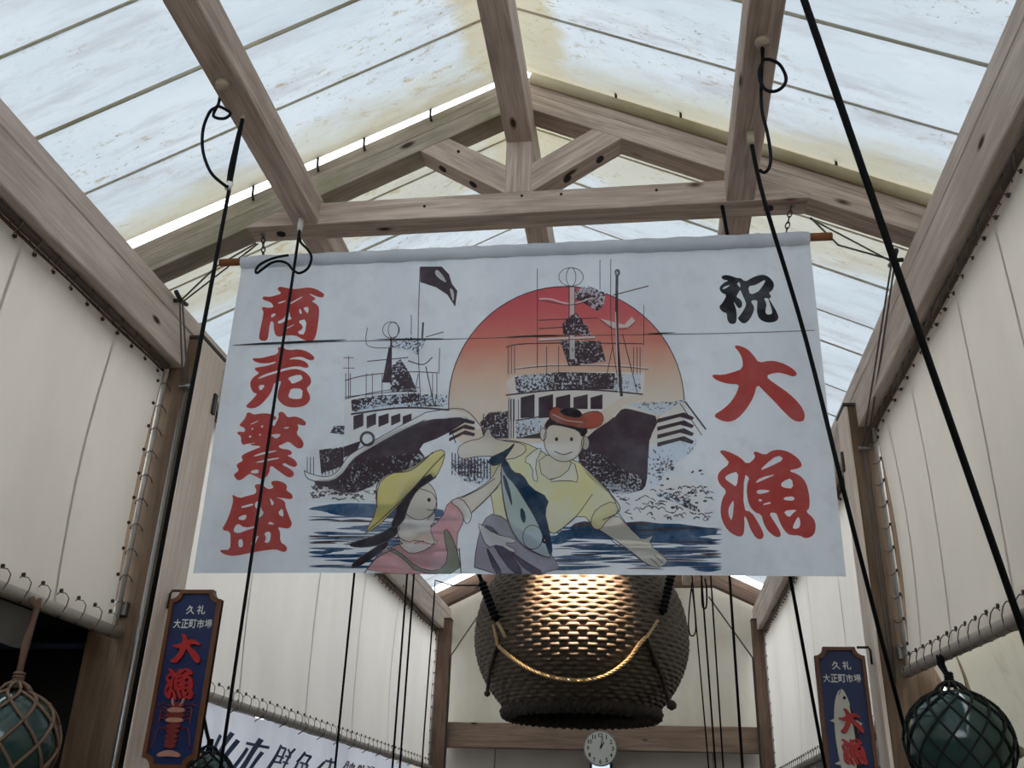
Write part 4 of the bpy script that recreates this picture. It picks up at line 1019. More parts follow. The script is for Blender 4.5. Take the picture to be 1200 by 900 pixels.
# spotlight above and in front of the basket (hidden behind the banner)
lp = Vector((-0.42, 5.75, Z(2.35)))
root = empty('spotlight', lp); tag(root, 'small black spotlight on the ridge aimed at the woven basket', 'lamp')
tgt = Vector((BX+0.02, BY-0.62, zc+0.17)); q = (tgt-lp).normalized()
rot = Vector((0, 0, -1)).rotation_difference(q).to_matrix().to_4x4()
v_, f_ = lathe_geo([(0.001, 0.13), (0.03, 0.128), (0.035, 0.06), (0.055, 0.0), (0.05, 0.0), (0.03, 0.06), (0.001, 0.07)], 20)
o = link('lamp_shade', mesh('lamp_shade', [lp+(rot @ Vector(p)) for p in v_], f_, True), M['rope'], root)
tube('stem', [lp-q*0.12, Vector((lp.x-0.05, lp.y-0.02, Z(2.894)))], 0.009, M['rope'], root, 6)
inv(root)
ld = bpy.data.lights.new('spotlight_bulb', 'SPOT'); ld.energy = 1100; ld.color = (1.0, 0.74, 0.53); ld.spot_size = math.radians(40); ld.spot_blend = 1.0; ld.shadow_soft_size = 0.03
lo = bpy.data.objects.new('spotlight_bulb', ld); C.objects.link(lo); lo.parent = root; lo.matrix_parent_inverse = Matrix.Translation(-root.location)
lo.matrix_basis = Matrix.Translation(lp+q*0.02) @ rot

# ------------------------------------------------------------------ lettering from the built-in font
def glyph_polys(ch):
    cu = bpy.data.curves.new('t', 'FONT'); cu.body = ch; cu.offset = GOFF; cu.resolution_u = 3
    ob = bpy.data.objects.new('t', cu); C.objects.link(ob)
    bpy.context.view_layer.update()
    me = bpy.data.meshes.new_from_object(ob.evaluated_get(bpy.context.evaluated_depsgraph_get()))
    vs = [(v.co.x, v.co.y) for v in me.vertices]; fs = [tuple(p.vertices) for p in me.polygons]
    bpy.data.objects.remove(ob); bpy.data.curves.remove(cu); bpy.data.meshes.remove(me)
    x0, x1 = min(v[0] for v in vs), max(v[0] for v in vs); y0, y1 = min(v[1] for v in vs), max(v[1] for v in vs)
    return [((x-x0)/(x1-x0), (y-y0)/(y1-y0)) for x, y in vs], fs
GOFF = 0.018

# ------------------------------------------------------------------ plaques with 大漁
def plaque(name, label, x0, x1, ztop, zbot, y, fishy, bx, lobster):
    root = empty(name, ((x0+x1)/2, y, zbot)); tag(root, label, 'sign')
    W = x1-x0; H = ztop-zbot; n = 0.042
    def notched(i):
        L, R_, B_, T_ = i, W-i, i, H-i; r = n-i*0.15
        arc_ = lambda cx, cy, a0, a1: [(cx+r*math.cos(math.radians(a0+(a1-a0)*k_/5)), cy+r*math.sin(math.radians(a0+(a1-a0)*k_/5))) for k_ in range(6)]
        return arc_(L, T_, 270, 360)[0:]+arc_(R_, T_, 180, 270)+arc_(R_, B_, 90, 180)+arc_(L, B_, 0, 90)
    P = lambda u, v, d_: Vector((x0+u, y-d_, zbot+v))
    outer, inner = notched(0.0), notched(0.017)
    v_, f_ = plate2d([outer, inner], 0.034); link('frame', mesh('frame', [P(a, b, c-0.006) for a, b, c in v_], f_), M['signframe'], root)
    v_, f_ = plate2d([outer], 0.018); link('board', mesh('board', [P(a, b, c-0.004) for a, b, c in v_], f_), M['blue'], root)
    def text(chars, us, v0, v1, cw_, mat):
        for ch, u in zip(chars, us):
            g, f2_ = glyph_polys(ch)
            link('painted_character', mesh('painted_character', [P(u+a*cw_, v0+(v1-v0)*b, 0.0152) for a, b in g], f2_), mat, root)
    text('久礼', (W*0.33, W*0.54), H-0.105, H-0.066, 0.040, M['white'])
    text('大正町市場', [W*0.13+i*W*0.152 for i in range(5)], H-0.165, H-0.127, 0.033, M['white'])
    def brush(key, u0, v0, u1, v1, d0, dep):
        off, sc, loops = GLYPH[key]
        loops = [chaikin(l) for l in loops]
        xs = [p[0] for p in loops[0]]; ys = [p[1] for p in loops[0]]
        mx, Mx, my, My = min(xs), max(xs), min(ys), max(ys)
        L = [[(u0+(a-mx)/(Mx-mx)*(u1-u0), v1-(b-my)/(My-my)*(v1-v0)) for a, b in l] for l in loops]
        v_, f_ = plate2d(L, dep); link('raised_character', mesh('raised_character', [P(a, b, d0+c) for a, b, c in v_], f_), M['red'], root)
    if lobster:
        brush('tai', W*0.2, H-0.315, W*0.78, H-0.19, 0.014, 0.014)
        brush('ryo', W*0.19, H-0.465, W*0.76, H-0.335, 0.014, 0.014)
        cx = W*0.48
        # carapace and ringed tail
        segs = [(H-0.492, 0.030), (H-0.512, 0.040), (H-0.532, 0.042), (H-0.552, 0.040), (H-0.575, 0.034), (H-0.595, 0.031), (H-0.615, 0.029), (H-0.635, 0.028), (H-0.652, 0.026)]
        for i, (zz, ww) in enumerate(segs):
            v_, f_ = plate2d([[(cx-ww, zz), (cx-ww*0.9, zz+0.014), (cx, zz+0.019), (cx+ww*0.9, zz+0.014), (cx+ww, zz), (cx, zz-0.004)]], 0.012, 1)
            link('lobster_ring', mesh('lobster_ring', [P(a, b, 0.013+c) for a, b, c in v_], f_), M['pinkish'] if i in (1, 3) else M['orange'], root)
        v_, f_ = plate2d([[(cx-0.055, H-0.69), (cx-0.045, H-0.672), (cx, H-0.66), (cx+0.045, H-0.672), (cx+0.055, H-0.69), (cx, H-0.686)]], 0.01, 1)
        link('lobster_tail_fan', mesh('lobster_tail_fan', [P(a, b, 0.013+c) for a, b, c in v_], f_), M['pinkish'], root)
        for s in (-1, 1):
            tube('lobster_horn', [P(cx+s*0.012, H-0.488, 0.02), P(cx+s*0.022, H-0.474, 0.022), P(cx+s*0.024, H-0.458, 0.02)], 0.006, M['pinkish'], root, 6, sm=4)
            tube('lobster_feeler', [P(cx+s*0.03, H-0.49, 0.018), P(cx+s*0.055, H-0.478, 0.018), P(cx+s*0.085, H-0.488, 0.018)], 0.0025, M['orange'], root, 5, sm=4)
            tube('lobster_feeler', [P(cx+s*0.03, H-0.58, 0.017), P(cx+s*0.065, H-0.582, 0.017), P(cx+s*0.085, H-0.66, 0.017)], 0.0028, M['orange'], root, 5, sm=4)
            for i in range(4):
                tube('lobster_leg', [P(cx+s*0.036, H-0.505-i*0.014, 0.017), P(cx+s*0.062, H-0.495-i*0.014, 0.019), P(cx+s*0.07, H-0.515-i*0.016, 0.017)], 0.0024, M['orange'], root, 5, sm=4)
    else:
        # white bonito standing on its tail
        cx = W*0.44; T0 = H-0.185
        body = [(cx+0.005, T0), (cx+0.03, T0-0.05), (cx+0.047, T0-0.14), (cx+0.048, T0-0.25), (cx+0.036, T0-0.36), (cx+0.016, T0-0.43), (cx+0.045, T0-0.48), (cx, T0-0.46), (cx-0.045, T0-0.48), (cx-0.016, T0-0.43), (cx-0.036, T0-0.36), (cx-0.046, T0-0.25), (cx-0.043, T0-0.14), (cx-0.028, T0-0.05)]
        v_, f_ = plate2d([body], 0.012, 2); link('fish_body', mesh('fish_body', [P(a, b, 0.013+c) for a, b, c in v_], f_), M['silver'], root)
        back_ = [(cx+0.03, T0-0.06), (cx+0.052, T0-0.14), (cx+0.062, T0-0.26), (cx+0.05, T0-0.38), (cx+0.02, T0-0.43), (cx+0.04, T0-0.33), (cx+0.044, T0-0.2)]
        v_, f_ = plate2d([back_], 0.013, 1); link('fish_back', mesh('fish_back', [P(a, b, 0.0135+c) for a, b, c in v_], f_), M['ink'], root)
        for q in ([(cx-0.04, T0-0.145), (cx-0.062, T0-0.155), (cx-0.042, T0-0.165)], [(cx+0.055, T0-0.15), (cx+0.082, T0-0.165), (cx+0.06, T0-0.21)], [(cx+0.058, T0-0.29), (cx+0.08, T0-0.315), (cx+0.056, T0-0.35)], [(cx-0.036, T0-0.33), (cx-0.06, T0-0.345), (cx-0.038, T0-0.35)]):
            v_, f_ = plate2d([q], 0.01); link('fin', mesh('fin', [P(a, b, 0.013+c) for a, b, c in v_], f_), M['silver'], root)
        v_, f_ = plate2d([[(cx+0.014+0.0075*math.cos(t), T0-0.052+0.0075*math.sin(t)) for t in [2*math.pi*i/12 for i in range(12)]]], 0.003); link('eye', mesh('eye', [P(a, b, 0.025+c) for a, b, c in v_], f_), M['ink'], root)
        tube('mouth_line', [P(cx+0.003, T0-0.008, 0.026), P(cx-0.005, T0-0.03, 0.026), P(cx-0.012, T0-0.038, 0.026)], 0.0016, M['ink'], root, 5, sm=3)
        brush('tai', W*0.34, H-0.395, W*0.80, H-0.285, 0.024, 0.014)
        brush('ryo', W*0.34, H-0.535, W*0.80, H-0.42, 0.024, 0.014)
    # bracket to the post
    s = 1 if bx > x1 else -1
    xa = x1-n*0.6 if s > 0 else x0+n*0.6
    tube('bracket', [(xa, y+0.01, ztop+0.004), (bx-s*0.012, y+0.01, ztop+0.004), (bx-s*0.004, y+0.01, ztop-0.01), (bx-s*0.004, y+0.01, ztop-0.075)], 0.006, M['capmetal'], root, 6)
    inv(root); return root
plaque('shop_plaque', 'blue plaque with red lobster and brown frame beside the dark opening', -2.078, -1.842, Z(0.935), Z(0.935)-0.735, 4.02, 0, -2.105, True)
plaque('shop_plaque', 'blue plaque with white fish behind red characters and brown frame', 0.802, 1.036, Z(0.868), Z(0.868)-0.735, 4.94, 0, 1.076, False)

# ------------------------------------------------------------------ glass floats in nets
def glass_float(label, c, r, netmat, ropemat, hang, rope_r=0.012, nn=11, cord=0.0045, top=1.25):
    root = empty('glass_float', (c.x, c.y, c.z-r)); tag(root, label, 'float', 'glass fishing floats')
    prof = [(max(0.001, r*math.sin(math.pi*i/28)), -r*math.cos(math.pi*i/28)) for i in range(29)]
    link('glass_ball', mesh('glass_ball', *lathe_geo(prof, 48, c), True), M['glass'], root)
    # diamond net: two families of strands, knotted where they meet
    parts = []; knots = []
    R2 = r+cord*0.9
    for k_ in range(nn):
        for s in (1, -1):
            pts = []
            for i in range(37):
                th = math.pi*(0.10+0.86*i/36); ph = 2*math.pi*k_/nn+s*(i/36)*2.2
                pts.append(Vector((c.x+R2*math.sin(th)*math.cos(ph), c.y+R2*math.sin(th)*math.sin(ph), c.z+R2*math.cos(th))))
            parts.append(tube_geo(pts, cord, 5))
    link('net', mesh('net', *merge(parts), True), netmat, root)
    for k_ in range(nn*2):
        ps = math.pi*k_/nn
        for j in range(1, 8):
            # strands meet where s*2.2*t differ by a multiple of the pitch
            t = (2*math.pi/nn)*j/(2*2.2)
            if t > 0.97: break
            th = math.pi*(0.10+0.86*t)
            if (j % 2) != (k_ % 2): continue
            p = Vector((c.x+R2*math.sin(th)*math.cos(ps), c.y+R2*math.sin(th)*math.sin(ps), c.z+R2*math.cos(th)))
            knots.append(lathe_geo([(0.001, -cord*1.7), (cord*1.7, 0), (0.001, cord*1.7)], 6, p))
    link('net_knots', mesh('net_knots', *merge(knots), True), netmat, root)['kind'] = 'stuff'
    # gathered neck and hanging rope
    neck = []
    apex = c+Vector((0, 0, r*top))
    for k_ in range(nn):
        ph = 2*math.pi*k_/nn; p = c+Vector((R2*math.sin(math.pi*0.10)*math.cos(ph), R2*math.sin(math.pi*0.10)*math.sin(ph), R2*math.cos(math.pi*0.10)))
        neck.append(tube_geo([p, p.lerp(apex, 0.5)+Vector((0.012*math.cos(ph), 0.012*math.sin(ph), 0)), apex], cord, 5))
    link('net_neck', mesh('net_neck', *merge(neck), True), netmat, root)
    a_ = []
    for i in range(5):
        zz = apex.z-0.025+i*0.011; a_.append(tube_geo([Vector((apex.x+rope_r*1.2*math.cos(t), apex.y+rope_r*1.2*math.sin(t), zz)) for t in [2*math.pi*j/10 for j in range(10)]], 0.007, 5, True))
    link('neck_binding', mesh('neck_binding', *merge(a_), True), ropemat, root)
    d_ = (hang-apex)
    tube('hanging_rope', [apex, apex+d_*0.5, hang+Vector((0.008, 0.015, 0)), hang+Vector((0.0, -0.02, 0.03))], rope_r, ropemat, root, 7)
    tube('hanging_rope', [apex, hang+Vector((0, 0.03, 0.0)), hang+Vector((0, 0.03, 0.04))], rope_r*0.7, ropemat, root, 6)
    inv(root); return root
hp = at(1103, 778, X=1.17); glass_float('green glass float in a black net hanging from the canvas rail', Vector((1.185, hp.y-0.02, at(1126, 868, Y=hp.y).z-0.012)), 0.198, M['net_black'], M['rope'], hp+Vector((0, 0, 0.0)), 0.011, 13, 0.0045, 1.22)
hl = at(38, 712, X=-2.20); glass_float('dark glass float in a coarse brown net by the dark opening', Vector((-2.165, 3.19, at(15, 872, Y=3.19).z)), 0.172, M['net_brown'], M['rope_brown'], hl, 0.012, 9, 0.006, 1.22)
glass_float('small glass float half hidden behind the lobster plaque', Vector((-2.09, 4.66, at(236, 900, X=-2.09).z-0.06)), 0.14, M['net_black'], M['rope'], Vector((-2.19, 4.66, Z(0.565))), 0.009, 11, 0.004, 1.2)

# ------------------------------------------------------------------ cables and cords
def cable(label, pts, r, mat='rope', sm=0, group=None, name='hanging_cable', extras=()):
    root = empty(name, Vector(pts[0])); tag(root, label, 'cable', group)
    tube('cord', pts, r, M[mat], root, 7, sm=sm)
    for nm, p, rr, m_, smn in extras: tube(nm, p, rr, M[m_], root, 7, sm=smn)
    inv(root); return root
ZPU = Z(2.499)
def fitting(p, big=True):
    """round pulley boss under a purlin"""
    return ('pulley_boss', [p+Vector((0, 0, 0.002)), p+Vector((0, 0, -0.018)), p+Vector((0, 0, -0.02))], 0.026 if big else 0.009, 'porcelain', 0)
def Y_(y, *pp): return [at(px, py, Y=y) for px, py in pp]
a = at(285, 135, Z=ZPU); a0 = at(261, 97, Z=ZPU)
cable('black cable looped under the purlin and dropping past the lobster plaque post', [a, a+Vector((0.0, 0.0, -0.03)), Vector((a.x, a.y, 1.0))], 0.0075, extras=[
    fitting(a0), fitting(a, False),
    ('cable_loop', [a0+Vector((0, 0, -0.01))]+Y_(2.66, (258,112), (255,124), (246,131), (238,152), (238,178), (247,202), (262,216), (267,219)), 0.006, 'rope', 5),
    ('cable_loop', Y_(2.66, (255,124), (250,136), (262,139), (270,133), (262,127), (255,124)), 0.006, 'rope', 4),
    ('cable_loop', [a]+Y_(2.75, (277,165), (269,200), (267,219)), 0.006, 'rope', 4),
    ('tape_joint', Y_(2.75, (270,214), (266.5,222)), 0.012, 'white', 0)])
b = at(350, 262, Z=ZPU); b.x = -1.50; b.y = 3.46
cable('black cord hanging from the purlin end in front of the red four-character column', [b, Vector((b.x, b.y, 1.0))], 0.0065, extras=[
    ('tape_joint', [b+Vector((0, 0, 0.0)), b+Vector((0, 0, -0.06))], 0.013, 'white', 0),
    ('cable_loop', Y_(3.44, (351,272), (352,283), (361,293), (365,302), (361,314), (351,320), (343,316), (337,309), (328,306), (318,308), (308,315), (301,320), (300,316), (306,309), (322,302), (338,299)), 0.006, 'rope', 4)])
c_ = at(879, 155, Z=ZPU); c0 = at(893, 47, Z=ZPU); e = at(1068, 885, X=1.05)
cable('black cable slanting across the banner past the white fish plaque', [c_+Vector((0, 0, -0.01)), at(886, 195, Y=3.1), at(900, 250, Y=3.15), at(945, 400, Y=3.4), at(1000, 620, Y=3.48), e, at(1085, 945, X=1.05)], 0.0085, sm=5, extras=[
    fitting(c0), ('tape_joint', [c_, c_+Vector((0, 0.01, -0.05))], 0.015, 'porcelain', 0),
    ('cable_loop', [c0+Vector((0, 0, -0.01))]+Y_(2.62, (894,68), (903,70), (914,76), (921,90), (918,101), (908,107), (897,105), (891,95), (890,82), (894,72)), 0.006, 'rope', 5),
    ('cable_loop', [c0+Vector((0, 0, -0.04))]+Y_(2.75, (892,100), (893,130), (899,155), (903,180), (902,195), (896,202), (890,199)), 0.006, 'rope', 5)])
t0 = at(914, -82, Z=ZPU); t1 = at(1197, 735, X=1.17)
cable('thick black cable slanting from the purlin down to the right canvas rail'.replace('right ', 'slanted '), [t0, t0.lerp(t1, 0.5)+Vector((0, 0, -0.008)), t1, t1+Vector((0.02, 0.02, -0.14))], 0.0115, sm=4)
for px, py, X_, r, lab in ((415, 675, -1.49, 0.006, 'single black cord hanging before the long canvas wall'), (477, 675, -1.49, 0.0065, 'cord of the close pair on the side of the single cord'), (485, 675, -1.49, 0.0065, 'cord of the close pair on the side of the thin kinked cord'), (855, 675, 0.456, 0.0075, 'thickest of the straight cords hanging beside the basket')):
    p = at(px, py, X=X_)
    cable(lab, [Vector((X_, p.y, ZPU)), Vector((X_, p.y, 1.1))], r, group='cords hanging by the basket')
p = at(502, 690, X=-1.49); j0 = Vector((-1.6, p.y, Z(1.60)))
j0 = at(510, 680, Y=6.6)
cable('thin cord hanging from a kinked wire near the end wall', [at(562, 686, Y=6.6), at(530, 686, Y=6.6), at(510, 680, Y=6.6), at(509, 700, Y=6.6), at(497, 860, Y=6.6), at(494, 905, Y=6.6)], 0.0055, group='cords hanging by the basket')
for top, bot, lab, r in (((811, 676), (831, 905), 'thin cord with a long hanging loop right beside the basket', 0.005), ((822, 676), (839, 905), 'thin cord with a short hanging loop beside the basket', 0.0065), ((833, 676), (848, 905), 'plain thin cord between the looped cords and the thickest cord', 0.006)):
    y = 6.9
    p0, p1 = at(*top, Y=y), at(*bot, Y=y); dd = (p0-p1).normalized(); pt = p0+dd*((ZPU-p0.z)/dd.z)
    ex = []
    if 'long' in lab: ex = [('cable_loop', Y_(y-0.02, (811,682), (808,710), (807,735), (810,745), (815,740), (814,715), (811,690)), 0.005, 'rope', 5)]
    if 'short' in lab: ex = [('cable_loop', Y_(y-0.02, (822,680), (823,708), (826,713), (828,708), (828,690), (826,678)), 0.006, 'rope', 5)]
    cable(lab, [pt, p0, p1], r, extras=ex, group='cords hanging by the basket')
p0, p1 = at(926, 676, Y=4.35), at(968, 905, Y=4.8); dd = (p0-p1).normalized()
cable('black cable emerging under the banner corner before the fish plaque', [p0+dd*((ZPU-p0.z)/dd.z), p0, p1], 0.008)

# banner hoisting cords: rod end -> cleat on the plate -> clamp on the post
def hoist(lab, rod, far, cleat, s, clamp, tail):
    root = empty('hoist_cord', clamp); tag(root, lab, 'cord', 'banner hoisting cords')
    tube('cord', [far, rod.lerp(cleat, 0.1), cleat], 0.0045, M['rope_grey'], root, 5)
    tube('cord', [far+Vector((0, 0.02, 0.01)), cleat+Vector((0, 0.02, 0.004))], 0.004, M['rope_grey'], root, 5)
    for dx in (-0.012, 0.014):
        tube('cord', [cleat+Vector((dx*0.5, 0, 0)), clamp+Vector((dx, 0, 0))], 0.0045, M['rope_grey'], root, 5)
    for q in tail: tube('tail_cord', q, 0.004, M['rope_grey'], root, 5)
    tube('cleat', [cleat+Vector((0, -0.06, 0.015)), cleat+Vector((0, 0, 0)), cleat+Vector((0, 0.06, 0.01))], 0.011, M['capmetal'], root, 6, sm=3)
    tube('cleat_foot', [cleat, cleat+Vector((s*0.04, 0, 0))], 0.010, M['capmetal'], root, 6)
    tube('clamp', [clamp+Vector((-0.03, 0, 0)), clamp+Vector((0.03, 0, 0))], 0.010, M['steel'], root, 8)
    tube('clamp_bolt', [clamp, clamp+Vector((0, 0.05, 0))], 0.008, M['steel'], root, 6)
    inv(root)
cl = at(212, 352, X=-2.145); cp = at(217, 452, Y=3.88)
hoist('grey cord from the banner rod to a cleat above the lobster plaque post', at(258, 308, Y=YB), at(300, 285, Y=YB+0.02), cl, -1, cp, [])
cr = at(1047, 305, X=1.10); cq = at(1013, 525, Y=4.84)
hoist('grey cord from the banner rod to a cleat above the fish plaque post', at(975, 285, Y=YB), at(950, 255, Y=YB+0.02), cr, 1, cq, [[cq+Vector((-0.01, 0, 0)), at(1033, 700, Y=4.845), at(1052, 830, Y=4.845)], [cq+Vector((0.012, 0, 0)), at(1038, 690, Y=4.85), at(1050, 800, Y=4.845)]])
pp0 = at(216, 458, Y=3.895); tag(tube('conduit_pipe', [Vector((pp0.x, 3.90, pp0.z)), Vector((pp0.x, 3.90, 0.0))], 0.010, M['steel'], None, 8), 'thin grey conduit pipe running down the front of the lobster plaque post', 'pipe')
for sx, lab in ((-2.105, 'grey stay wire at the end wall beside the shop banner wall'), (1.085, 'grey stay wire at the end wall beside the fish plaque wall')):
    s = -1 if sx < 0 else 1
    tag(tube('stay_wire', [Vector((sx-s*0.42, 10.42, Z(2.36))), Vector((sx-s*0.01, 10.40, Z(1.72))), Vector((sx-s*0.012, 10.40, 0.0))], 0.009, M['rope_grey'], None, 6), lab, 'wire')

# ------------------------------------------------------------------ clock and lit panel on the end wall
cc = at(703.5, 877, Y=10.44); root = empty('wall_clock', (cc.x, 10.44, cc.z)); tag(root, 'round white wall clock below the woven basket', 'clock')
def disc_y(name, r, y, mat, depth=0.01, n=40):
    v_, f_ = plate2d([[(r*math.cos(2*math.pi*i/n), r*math.sin(2*math.pi*i/n)) for i in range(n)]], depth)
    return link(name, mesh(name, [Vector((cc.x+a, y-c, cc.z+b)) for a, b, c in v_], f_), mat, root)
disc_y('clock_case', 0.172, 10.468, M['steel'], 0.03); disc_y('clock_face', 0.160, 10.44, M['clockface'], 0.004)
for i in range(1, 13):
    a = math.radians(90-30*i); x_, z_ = cc.x+0.126*math.cos(a), cc.z+0.126*math.sin(a); st = str(i)
    for j, ch in enumerate(st):
        g, f2_ = glyph_polys(ch); w_ = 0.010 if ch == '1' else 0.026; xo = (j-(len(st)-1)/2)*0.026
        link('numeral', mesh('numeral', [Vector((x_+xo+(u-0.5)*w_, 10.4352, z_+(v_-0.5)*0.042)) for u, v_ in g], f2_), M['ink'], root)
for name, ang_, L, r in (('minute_hand', 76, 0.11, 0.004), ('hour_hand', 58, 0.07, 0.006)):
    a = math.radians(ang_); tube(name, [Vector((cc.x, 10.432, cc.z)), Vector((cc.x+L*math.cos(a), 10.432, cc.z+L*math.sin(a)))], r, M['ink'], root, 5)
inv(root)
kk = N('lit_panel'); M['lit'] = kk.done(kk.n('ShaderNodeEmission', {0: (0.62, 0.75, 1.0, 1), 1: 0.9}).outputs[0])
lc = at(704, 897, Y=10.6); root = empty('lit_panel', (lc.x, 10.66, lc.z-0.2)); tag(root, 'small bluish lit panel on the wall under the clock', 'light')
block('panel_case', (lc.x-0.115, 10.64, lc.z-0.22), (lc.x+0.115, 10.70, lc.z+0.075), M['capmetal'], root, 0.004)
block('screen', (lc.x-0.09, 10.632, lc.z-0.20), (lc.x+0.09, 10.64, lc.z+0.06), M['lit'], root, 0.002)
inv(root)

# ------------------------------------------------------------------ shop cloth with blue lettering
root = empty('shop_banner', (-2.25, 7.0, 1.3)); tag(root, 'white cloth shop banner with slanted blue lettering below the long canvas wall', 'banner')
SX = -2.262
def sfold(y, z): return 0.010*math.sin(5.5*y)+0.006*math.sin(13*y+3*z)
grid('cloth', lambda u, v: Vector((SX+sfold(4.25+5.35*u, 1.2+0.9*v), 4.25+5.35*u, 1.2+(Z(0.576)-0.008*abs(math.sin(9*u))-1.2)*v)), 120, 16, M['shopcloth'], root)
# brushed strokes of each character (photo pixels, offset and scale of the zoom), laid on the cloth; only their upper halves show
STROKES = [((240, 850), 7.5, 'navy', [[(140,85,35,255,30), (250,65,60,345,32), (295,130,80,420,30)],
  [(362,155,548,196,20), (495,120,300,420,34), (375,200,225,420,24), (500,235,375,420,24)],
  [(650,172,520,410,20), (652,195,708,206,16), (704,205,630,330,18), (600,265,684,287,14), (572,318,655,332,14), (725,208,746,256,14), (787,205,735,262,16), (690,268,750,282,14), (662,320,728,337,14), (746,255,650,410,18)],
  [(890,235,805,325,20), (880,258,948,276,16), (945,272,900,335,16), (828,325,912,346,14), (812,328,770,410,16), (915,342,890,410,16), (862,330,835,410,14)],
  [(1102,288,1086,325,18), (1038,310,1138,329,16), (1036,318,965,410,16), (1092,330,1065,410,16)]]),
 ((390, 870), 15.0, 'ink', [[(265,330,140,470,24), (262,332,305,346,16), (302,345,235,480,24), (222,392,272,402,14)],
  [(342,388,295,480,18), (340,390,398,404,14), (396,402,370,480,18), (376,358,340,480,16)],
  [(470,398,430,480,16), (468,400,494,410,12), (492,408,468,480,16), (536,398,500,480,16), (512,414,548,426,12)],
  [(600,414,645,446,16), (655,428,705,442,14)]])]
for (ox, oy), sc, mt, chars in STROKES:
    for ch in chars:
        vs = []; fs = []
        for j, (xa, ya, xb, yb, wd) in enumerate(ch):
            dx, dy = xb-xa, yb-ya; L = math.hypot(dx, dy); nx, ny = -dy/L*wd*0.66, dx/L*wd*0.66; b0 = len(vs)
            for i in range(7):
                f = i/6
                for sg in (-1, 1):
                    p = at(ox+(xa+dx*f+sg*nx)/sc, oy+(ya+dy*f+sg*ny)/sc, X=SX)
                    p.x = SX+sfold(p.y, p.z)+0.005+0.0004*j; vs.append(p)
            fs += [(b0+2*i, b0+2*i+1, b0+2*i+3, b0+2*i+2) for i in range(6)]
        link('painted_character', mesh('painted_character', vs, fs), M[mt], root)
for i in range(14):
    y = 4.45+i*0.38; tube('tie', [(SX+0.004, y, Z(0.545)), (SX+0.05, y, Z(0.575)), (CXL+0.03, y, Z(0.62))], 0.004, M['lace'], root, 4)
inv(root)
# patterned cloth at the foot of the far right canvas wall
root = empty('shop_banner', (1.24, 7.6, 1.5)); tag(root, 'dark blue patterned cloth below the canvas behind the fish plaque', 'banner')
kk = N('patterned_cloth'); ff = kk.noise(kk.coord(), 7.0, 3)
M['pattern'] = kk.done(kk.bsdf(kk.ramp(ff, [(0.40, rgb(60, 66, 96)), (0.48, rgb(190, 190, 196)), (0.56, rgb(84, 74, 84)), (0.62, rgb(206, 204, 206))]), 0.9))
grid('cloth', lambda u, v: Vector((1.225+0.01*math.sin(30*u), 5.15+5.0*u, 1.4+(Z(0.52)-1.4)*v)), 60, 8, M['pattern'], root)
inv(root)

# ------------------------------------------------------------------ under the rails
root = empty('vinyl_sheet', (1.55, 3.6, 1.0)); tag(root, 'dirty translucent vinyl sheet hanging behind the black-netted float', 'sheet')
grid('sheet', lambda u, v: Vector((1.85-0.55*v+(1-v)*(0.03*math.sin(6*u+2*v)+0.03*math.sin(17*u-5*v)), 1.2+3.62*u, 0.9+1.46*v)), 60, 24, M['vinyl'], root)
inv(root)
def ribbon(name, pts, w_, mat, parent=None):
    pts = smooth_path(pts, 6); vs = []; fs = []
    for i, p in enumerate(pts):
        t = i/(len(pts)-1); an = 0.5+1.6*t; d_ = Vector((0.3, math.cos(an), math.sin(an)*0.4)).normalized()*w_/2; nn_ = Vector((-1, 0, 0))*0.0015
        vs += [p-d_-nn_, p+d_-nn_, p+d_+nn_, p-d_+nn_]
    for i in range(len(pts)-1):
        for k_ in range(4): fs.append((4*i+k_, 4*i+(k_+1) % 4, 4*i+4+(k_+1) % 4, 4*i+4+k_))
    fs += [(0, 1, 2, 3), tuple(len(vs)-4+k_ for k_ in (3, 2, 1, 0))]
    return link(name, mesh(name, vs, fs, True), mat, parent)
tag(ribbon('strap', [at(1119, 764, X=1.24), at(1130, 792, X=1.28), at(1141, 826, X=1.36), at(1160, 858, X=1.40), at(1200, 885, X=1.42)], 0.05, M['strap']), 'tan webbing strap hanging from the canvas rail beside the black-netted float', 'strap')
tag(tube('thin_cord', [at(1066, 795, X=1.23), at(1100, 815, X=1.36), at(1135, 838, X=1.405), at(1175, 872, X=1.42), at(1215, 892, X=1.43)], 0.006, M['strap'], None, 5, sm=4), 'thin tan cord sagging behind the black-netted float', 'cord')
pA = at(98, 757, Y=4.0)
tp = tube('blue_pipe', [Vector((-4.6, 4.0, pA.z)), Vector((-2.392, 4.0, pA.z))], 0.017, M['bluepipe'], None, 10)
tag(tp, 'blue pipe under the shop ceiling in the dark opening', 'pipe')

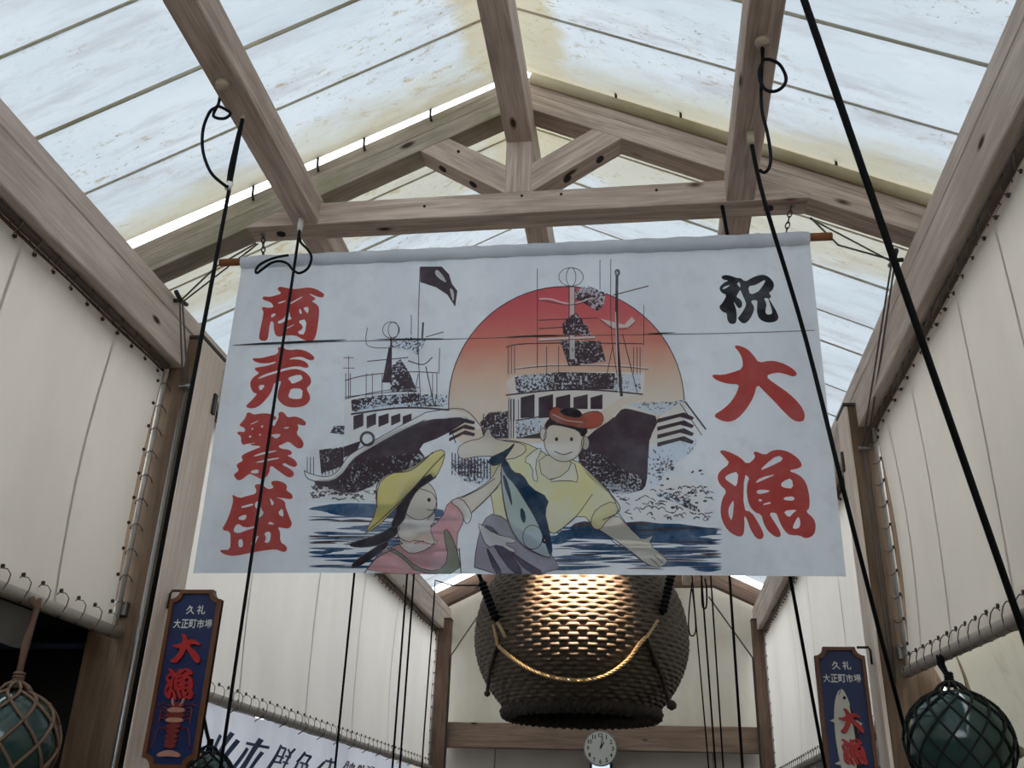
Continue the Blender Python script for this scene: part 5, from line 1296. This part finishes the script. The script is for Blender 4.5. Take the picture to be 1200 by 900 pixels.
root = empty('tarpaulin', at(20, 730, X=-2.46)); tag(root, 'grey tarpaulin corner hanging in the dark opening above the brown-netted float', 'tarpaulin')
qa, qb, qc, qd = at(-60, 668, X=-2.46), at(44, 716, X=-2.46), at(30, 760, X=-2.50), at(-60, 742, X=-2.52)
qa.z = qb.z = 2.311
def tf(u, v):
    p = (qa*(1-u)+qb*u)*(1-v)+(qd*(1-u)+qc*u)*v; return p+Vector((0.02*math.sin(9*u+3*v)*v, 0, 0))
grid('tarp_sheet', tf, 20, 8, M['tarp'], root); inv(root)

# ------------------------------------------------------------------ third level: small pieces belong to the part that carries them
bpy.context.view_layer.update()
OWN = {'bolt_hole': ('strut', 'tie_beam'), 'nail_hole': ('tie_beam', 'strut'), 'numeral': ('clock_face',), 'minute_hand': ('clock_face',), 'hour_hand': ('clock_face',),
       'eyelet': ('canvas_sheet',), 'sheet_seam': ('canvas_sheet',), 'lacing_loop': ('top_pipe', 'side_pipe', 'bottom_pipe'), 'painted_character': ('board', 'cloth'), 'raised_character': ('board',),
       'net_knots': ('net',), 'fish_back': ('fish_body',), 'fin': ('fish_body',), 'eye': ('fish_body',), 'mouth_line': ('fish_body',), 'wrapped_end': ('sling_rope',), 'brush_character': ('cloth',), 'seam_shade': ('cloth',)}
base = lambda o: o.name.split('.')[0]
def centre(o): return o.matrix_world @ (sum((Vector(c) for c in o.bound_box), Vector())/8)
for r in [o for o in bpy.data.objects if o.type == 'EMPTY' and o.parent is None]:
    kids = list(r.children)
    for o in kids:
        if base(o) not in OWN: continue
        cand = [q for q in kids if base(q) in OWN[base(o)]]
        if not cand: continue
        c = centre(o)
        def dist(q):
            lo = [min((q.matrix_world @ Vector(b))[i] for b in q.bound_box) for i in range(3)]; hi = [max((q.matrix_world @ Vector(b))[i] for b in q.bound_box) for i in range(3)]
            return sum(max(lo[i]-c[i], 0, c[i]-hi[i])**2 for i in range(3))
        q = min(cand, key=dist)
        mw = o.matrix_world.copy(); o.parent = q; o.matrix_parent_inverse = q.matrix_world.inverted(); o.matrix_basis = mw
